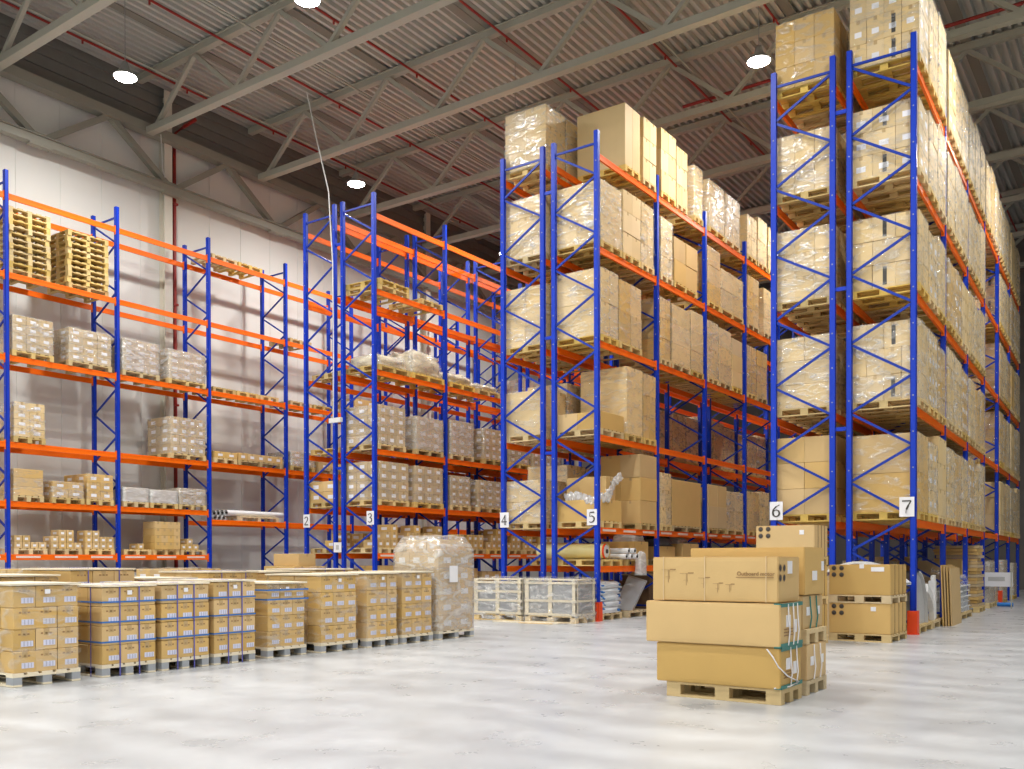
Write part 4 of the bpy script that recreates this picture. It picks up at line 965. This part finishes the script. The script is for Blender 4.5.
# ------------------------------------------------------------------ things at the feet of racks 6 and 7
def feet67():
    def P(x, y, z=0): return F67.w(x, y, z)
    A = F67.a
    # pale pallets
    for k, (y, w) in enumerate(((.80, 1.3), (2.33, 1.4))):
        tag(ob('pallet', pallet_mesh(1.2, w, WOOD), None, P(-.52, y, .001), (0,0,A)), 'wooden pallet on the floor inside rack 7 under %s' % ['the curved grey shells', 'the leaning cardboard sheets'][k], 'pallet')
    # curved shells : quarter arch panels
    def shell(w, h, m, thick=.03, n=16, depth=.7):
        b = MB(); vs = []; fs = []
        for i in range(n+1):
            t = i/n*R(90)
            for r in (1, 1-thick/ h):
                y = -w*math.cos(t)*r; z = h*math.sin(t)*r
                vs += [(-depth/2, y, z), (depth/2, y, z)]
        for i in range(n):
            a = i*4; c = a+4
            fs += [(a,a+1,c+1,c), (a+2,c+2,c+3,a+3), (a,c,c+2,a+2), (a+1,a+3,c+3,c+1)]
        b.add(vs, fs, m, smooth=False); return b
    t = thing('curved_shell', 'grey curved plastic shell standing at the foot of rack 7 by the white one', 'plastic shell', P(-.42, .22, .147), A+R(180), 'curved plastic shells')
    shell(.95, .98, GREYP, .03, 18, .95).obj('shell_body', t); 
    b = MB(); vs = [(0,0,0)]+[(0, -.92*math.cos(i/14*R(90)), .94*math.sin(i/14*R(90))) for i in range(15)]
    b.add(vs, [(0,i,i+1) for i in range(1,15)], GREYP); b.obj('end_wall', t, (-.42,0,0))
    # white curved frame: S-shaped moulding
    t = thing('curved_moulding', 'glossy white curved moulding leaning at the foot of rack 7', 'plastic moulding', P(.0, 1.58, .175), A)
    pts = [(0, .55-.95, .62), (0, .55-.72, .56), (0, .55-.45, .42), (0, .55-.22, .22), (0, .55-.12, .0)]
    b = MB()
    for (p, q) in zip(pts, pts[1:]): b.bar(p, q, .16, .10, WHITE, (1,0,0))
    b.bar((0,.42,.0), (0,.40,.74), .14, .12, WHITE, (1,0,0)).bar((0,.38,.76), (0,.60,.78), .14, .06, WHITE, (1,0,0))
    b.bar((0,.42,.05), (0,.13,.42), .12, .05, WHITE, (1,0,0))
    b.obj('moulding_body', t)
    t = thing('curved_shell', 'long pale arched plastic panel lying over the goods behind the upper square box', 'plastic shell', P(-.85, -.80, .0), A, 'curved plastic shells')
    b = MB(); vs = []; fs = []
    for i in range(15):
        u = i/14; x = -.75+1.5*u; z = 1.02+.38*math.sin(math.pi*(u*.9+.05))-.1*u
        vs += [(x,0,z), (x,.5,z), (x,.5,z-.04), (x,0,z-.04)]
    for i in range(14):
        a = i*4; c = a+4
        for q in range(4): fs.append((a+q, a+(q+1) % 4, c+(q+1) % 4, c+q))
    b.add(vs, fs, WHITE); b.obj('arched_panel', t, (.1,.1,-.05))
    MB().box(-.6, .6, .02, .5, .0, .98, KG).obj('support_box', t)
    # leaning cardboard sheets
    t = thing('cardboard_sheets', 'bundle of flat brown cardboard leaning upright inside rack 7', 'cardboard', P(.135, 3.1, .001), A)
    for k in range(4): MB().box(-.012, .012, -.72+.04*k, .68, 0, 1.22-.02*k, KR).obj('sheet', t, (.045*k, 0, 0), (0,R(-2),0))
    # grey blue wrapped pile of trays
    t = thing('tray_stack', 'film-wrapped stack of grey-blue plastic trays on a pallet inside rack 7', 'trays', P(-.38, 5.45, .001), A)
    ob('pallet', pallet_mesh(1.1, 1.7, WOOD), t)
    for k in range(5): 
        MB().box(-.5+.012*k, .5-.012*k, -.82+.01*k, .82-.01*k, 0, .115, SHEETM).box(-.52, .52, -.84, .84, .10, .118, WHITE).obj('tray', t, (random.uniform(-.02,.02), 0, .146+k*.12))
    f = ob('stretch_film', lump_mesh(1.1, 1.72, .80, FILM, 6), t, (0,0,.16)); f.scale = (.98,.98,1)
    # tall stack of flat corrugated sheets
    t = thing('cardboard_stack', 'tall uneven stack of flat brown cardboard on a pallet inside rack 7', 'cardboard', P(-.42, 8.6, .001), A)
    ob('pallet', pallet_mesh(1.1, 1.2, WOODY), t)
    for k in range(19): MB().box(-.5, .5, -.52, .52, 0, .072, KR if k % 3 else KG).obj('sheet_bundle', t, (random.uniform(-.03,.03), random.uniform(-.05,.05), .146+k*.081), (0,0,random.uniform(-.05,.05)))
    # white notice panel and goods further on
    t = thing('notice_board', 'white rectangular panel standing in front of goods beyond the cardboard stack', 'panel', P(.28, 10.2, 0), A)
    MB().box(-.38, .38, -.01, .01, .60, .98, LAB).obj('panel', t); MB().box(-.2, .2, -.013, -.01, .75, .86, GREYP).obj('faint_print', t)
    MB().box(-.37, -.34, -.03, .01, 0, .98, STEEL).obj('leg', t); MB().box(.34, .37, -.03, .01, 0, .98, STEEL).obj('leg', t)
    for k, (y, w, h, m) in enumerate(((11.0, 1.2, 1.25, KG), (12.05, .8, .6, KR), (14.4, 1.2, 1.3, KG), (17.5, 1.2, 1.2, KG))):
        load(F67, -1.0, .1, y-w/2, y+w/2, 0, h, 'film-wrapped goods on the floor far along rack 7, %s past the white panel' % ORD[k], 'floor loads far along rack 7', (2,2,3), 'tape', m, FILMH)
    b = MB().tube([(-.2,0,.06),(.2,0,.06)], .06, BAGB, 10)
    tag(b.obj('blue_roll', None, P(.35, 11.7, .001), (0,0,A)), 'small blue roll on the floor edge far along rack 7', 'roll')
    tag(MB().box(-.17, -.15, -.15, .15, 0, .42, ORRED).box(.15, .17, -.15, .15, 0, .42, ORRED).box(-.17, .17, -.17, -.15, 0, .42, ORRED).box(-.2, .2, -.22, -.15, 0, .012, ORRED).obj('foot_guard', None, P(.0, 12.78, 0), (0,0,A)), 'small orange post guard far along the right edge', 'post guard')
    # dark goods on the floor under 6 and 7 (behind)
    for k, (x, y, w, h, m) in enumerate(((-1.95, .6, 1.0, 1.2, KG), (-1.95, 1.9, 1.1, 1.1, KR), (-1.95, 4.0, 1.2, 1.2, KR), (-1.95, 5.6, 1.2, 1.3, KG), (-1.95, 7.4, 1.2, 1.4, KR), (-1.95, 9.0, 1.2, 1.2, KG), (-.62, 7.25, .8, 1.3, KR), (-1.95, 11.0, 1.2, 1.2, KR))):
        load(F67, x-.5, x+.5, y-w/2, y+w/2, 0, h, 'brown carton load standing on the floor %s' % ['at the very front of rack 6', 'second along rack 6', 'in the second bay of rack 6', 'late in the second bay of rack 6', 'in the third bay of rack 6', 'ending the third bay of rack 6', 'inside rack 7 between trays and cardboard stack', 'in the fourth bay of rack 6'][k], 'floor loads under racks 6 and 7', (2,2,3), 'tape', m, FILM if k % 2 else None)
feet67()

# ------------------------------------------------------------------ floor loads in racks 2/3
def feet23():
    for k, (x, y, w, h) in enumerate(((-.54, 1.0, 1.1, 1.2), (-.54, 2.2, .9, .9), (-.54, 3.8, 1.2, 1.1), (-.54, 5.1, 1.0, 1.0), (-1.95, 1.4, 1.2, 1.1), (-1.95, 4.2, 1.2, 1.1))):
        load(F23, x-.5, x+.5, y-w/2, y+w/2, 0, h, 'brown carton load on the floor %s' % ['at the front of rack 3', 'second inside rack 3', 'in the second bay of rack 3', 'late in the second bay of rack 3', 'at the front of rack 2', 'in the second bay of rack 2'][k], 'floor loads under racks 2 and 3', (2,2,3), 'label', KR, None)
    tag(ob('carton', carton_mesh(.9, .55, .3, 'tape', KR), None, F23.w(-1.2, -1.6, 1.205)), 'brown carton on top of the goods before racks 2 and 3', 'carton')
    load(F23, -1.75, -.65, -2.1, -1.1, 0, 1.2, 'carton load on the floor standing before racks 2 and 3', 'floor loads under racks 2 and 3', (2,2,3), 'tape', KR, None)
    tag(MB().box(-.14, .14, -.004, 0, -.13, .13, LAB).box(-.05, .05, -.008, -.004, -.06, .06, GREYP).obj('paper_notice', None, F23.w(-1.25, -.08, 1.68)), 'small white paper notice taped between the front posts of racks 2 and 3', 'notice')  # sheet of paper fixed across the gap between the posts
feet23()

# ------------------------------------------------------------------ camera, world, view
cd = bpy.data.cameras.new('camera'); cam = bpy.data.objects.new('camera', cd); C.objects.link(cam)
f = 930.956
cd.sensor_fit = 'HORIZONTAL'; cd.sensor_width = 36; cd.lens = f/1024*36
cd.shift_x = (512-506.237)/1024; cd.shift_y = (566.967-384.5)/1024; cd.clip_end = 200
M = Matrix.Translation((0,0,1.3355)) @ Matrix.Rotation(.616, 4, 'Z') @ Matrix.Rotation(math.pi/2-.0073, 4, 'X') @ Matrix.Rotation(-.0022, 4, 'Z')
cam.matrix_world = M
sc = bpy.context.scene; sc.camera = cam
w = bpy.data.worlds.new('world'); sc.world = w; w.use_nodes = True
w.node_tree.nodes['Background'].inputs['Color'].default_value = (.9, .95, 1, 1); w.node_tree.nodes['Background'].inputs['Strength'].default_value = .3
sc.view_settings.view_transform = 'Standard'; sc.view_settings.look = 'None'; sc.view_settings.gamma = 1; sc.view_settings.use_curve_mapping = False
sc.view_settings.exposure = 0.0
cy = sc.cycles
cy.max_bounces = 8; cy.diffuse_bounces = 5; cy.glossy_bounces = 3; cy.transparent_max_bounces = 12; cy.transmission_bounces = 3
cy.use_denoising = True; cy.sample_clamp_indirect = 6; cy.caustics_reflective = False; cy.caustics_refractive = False
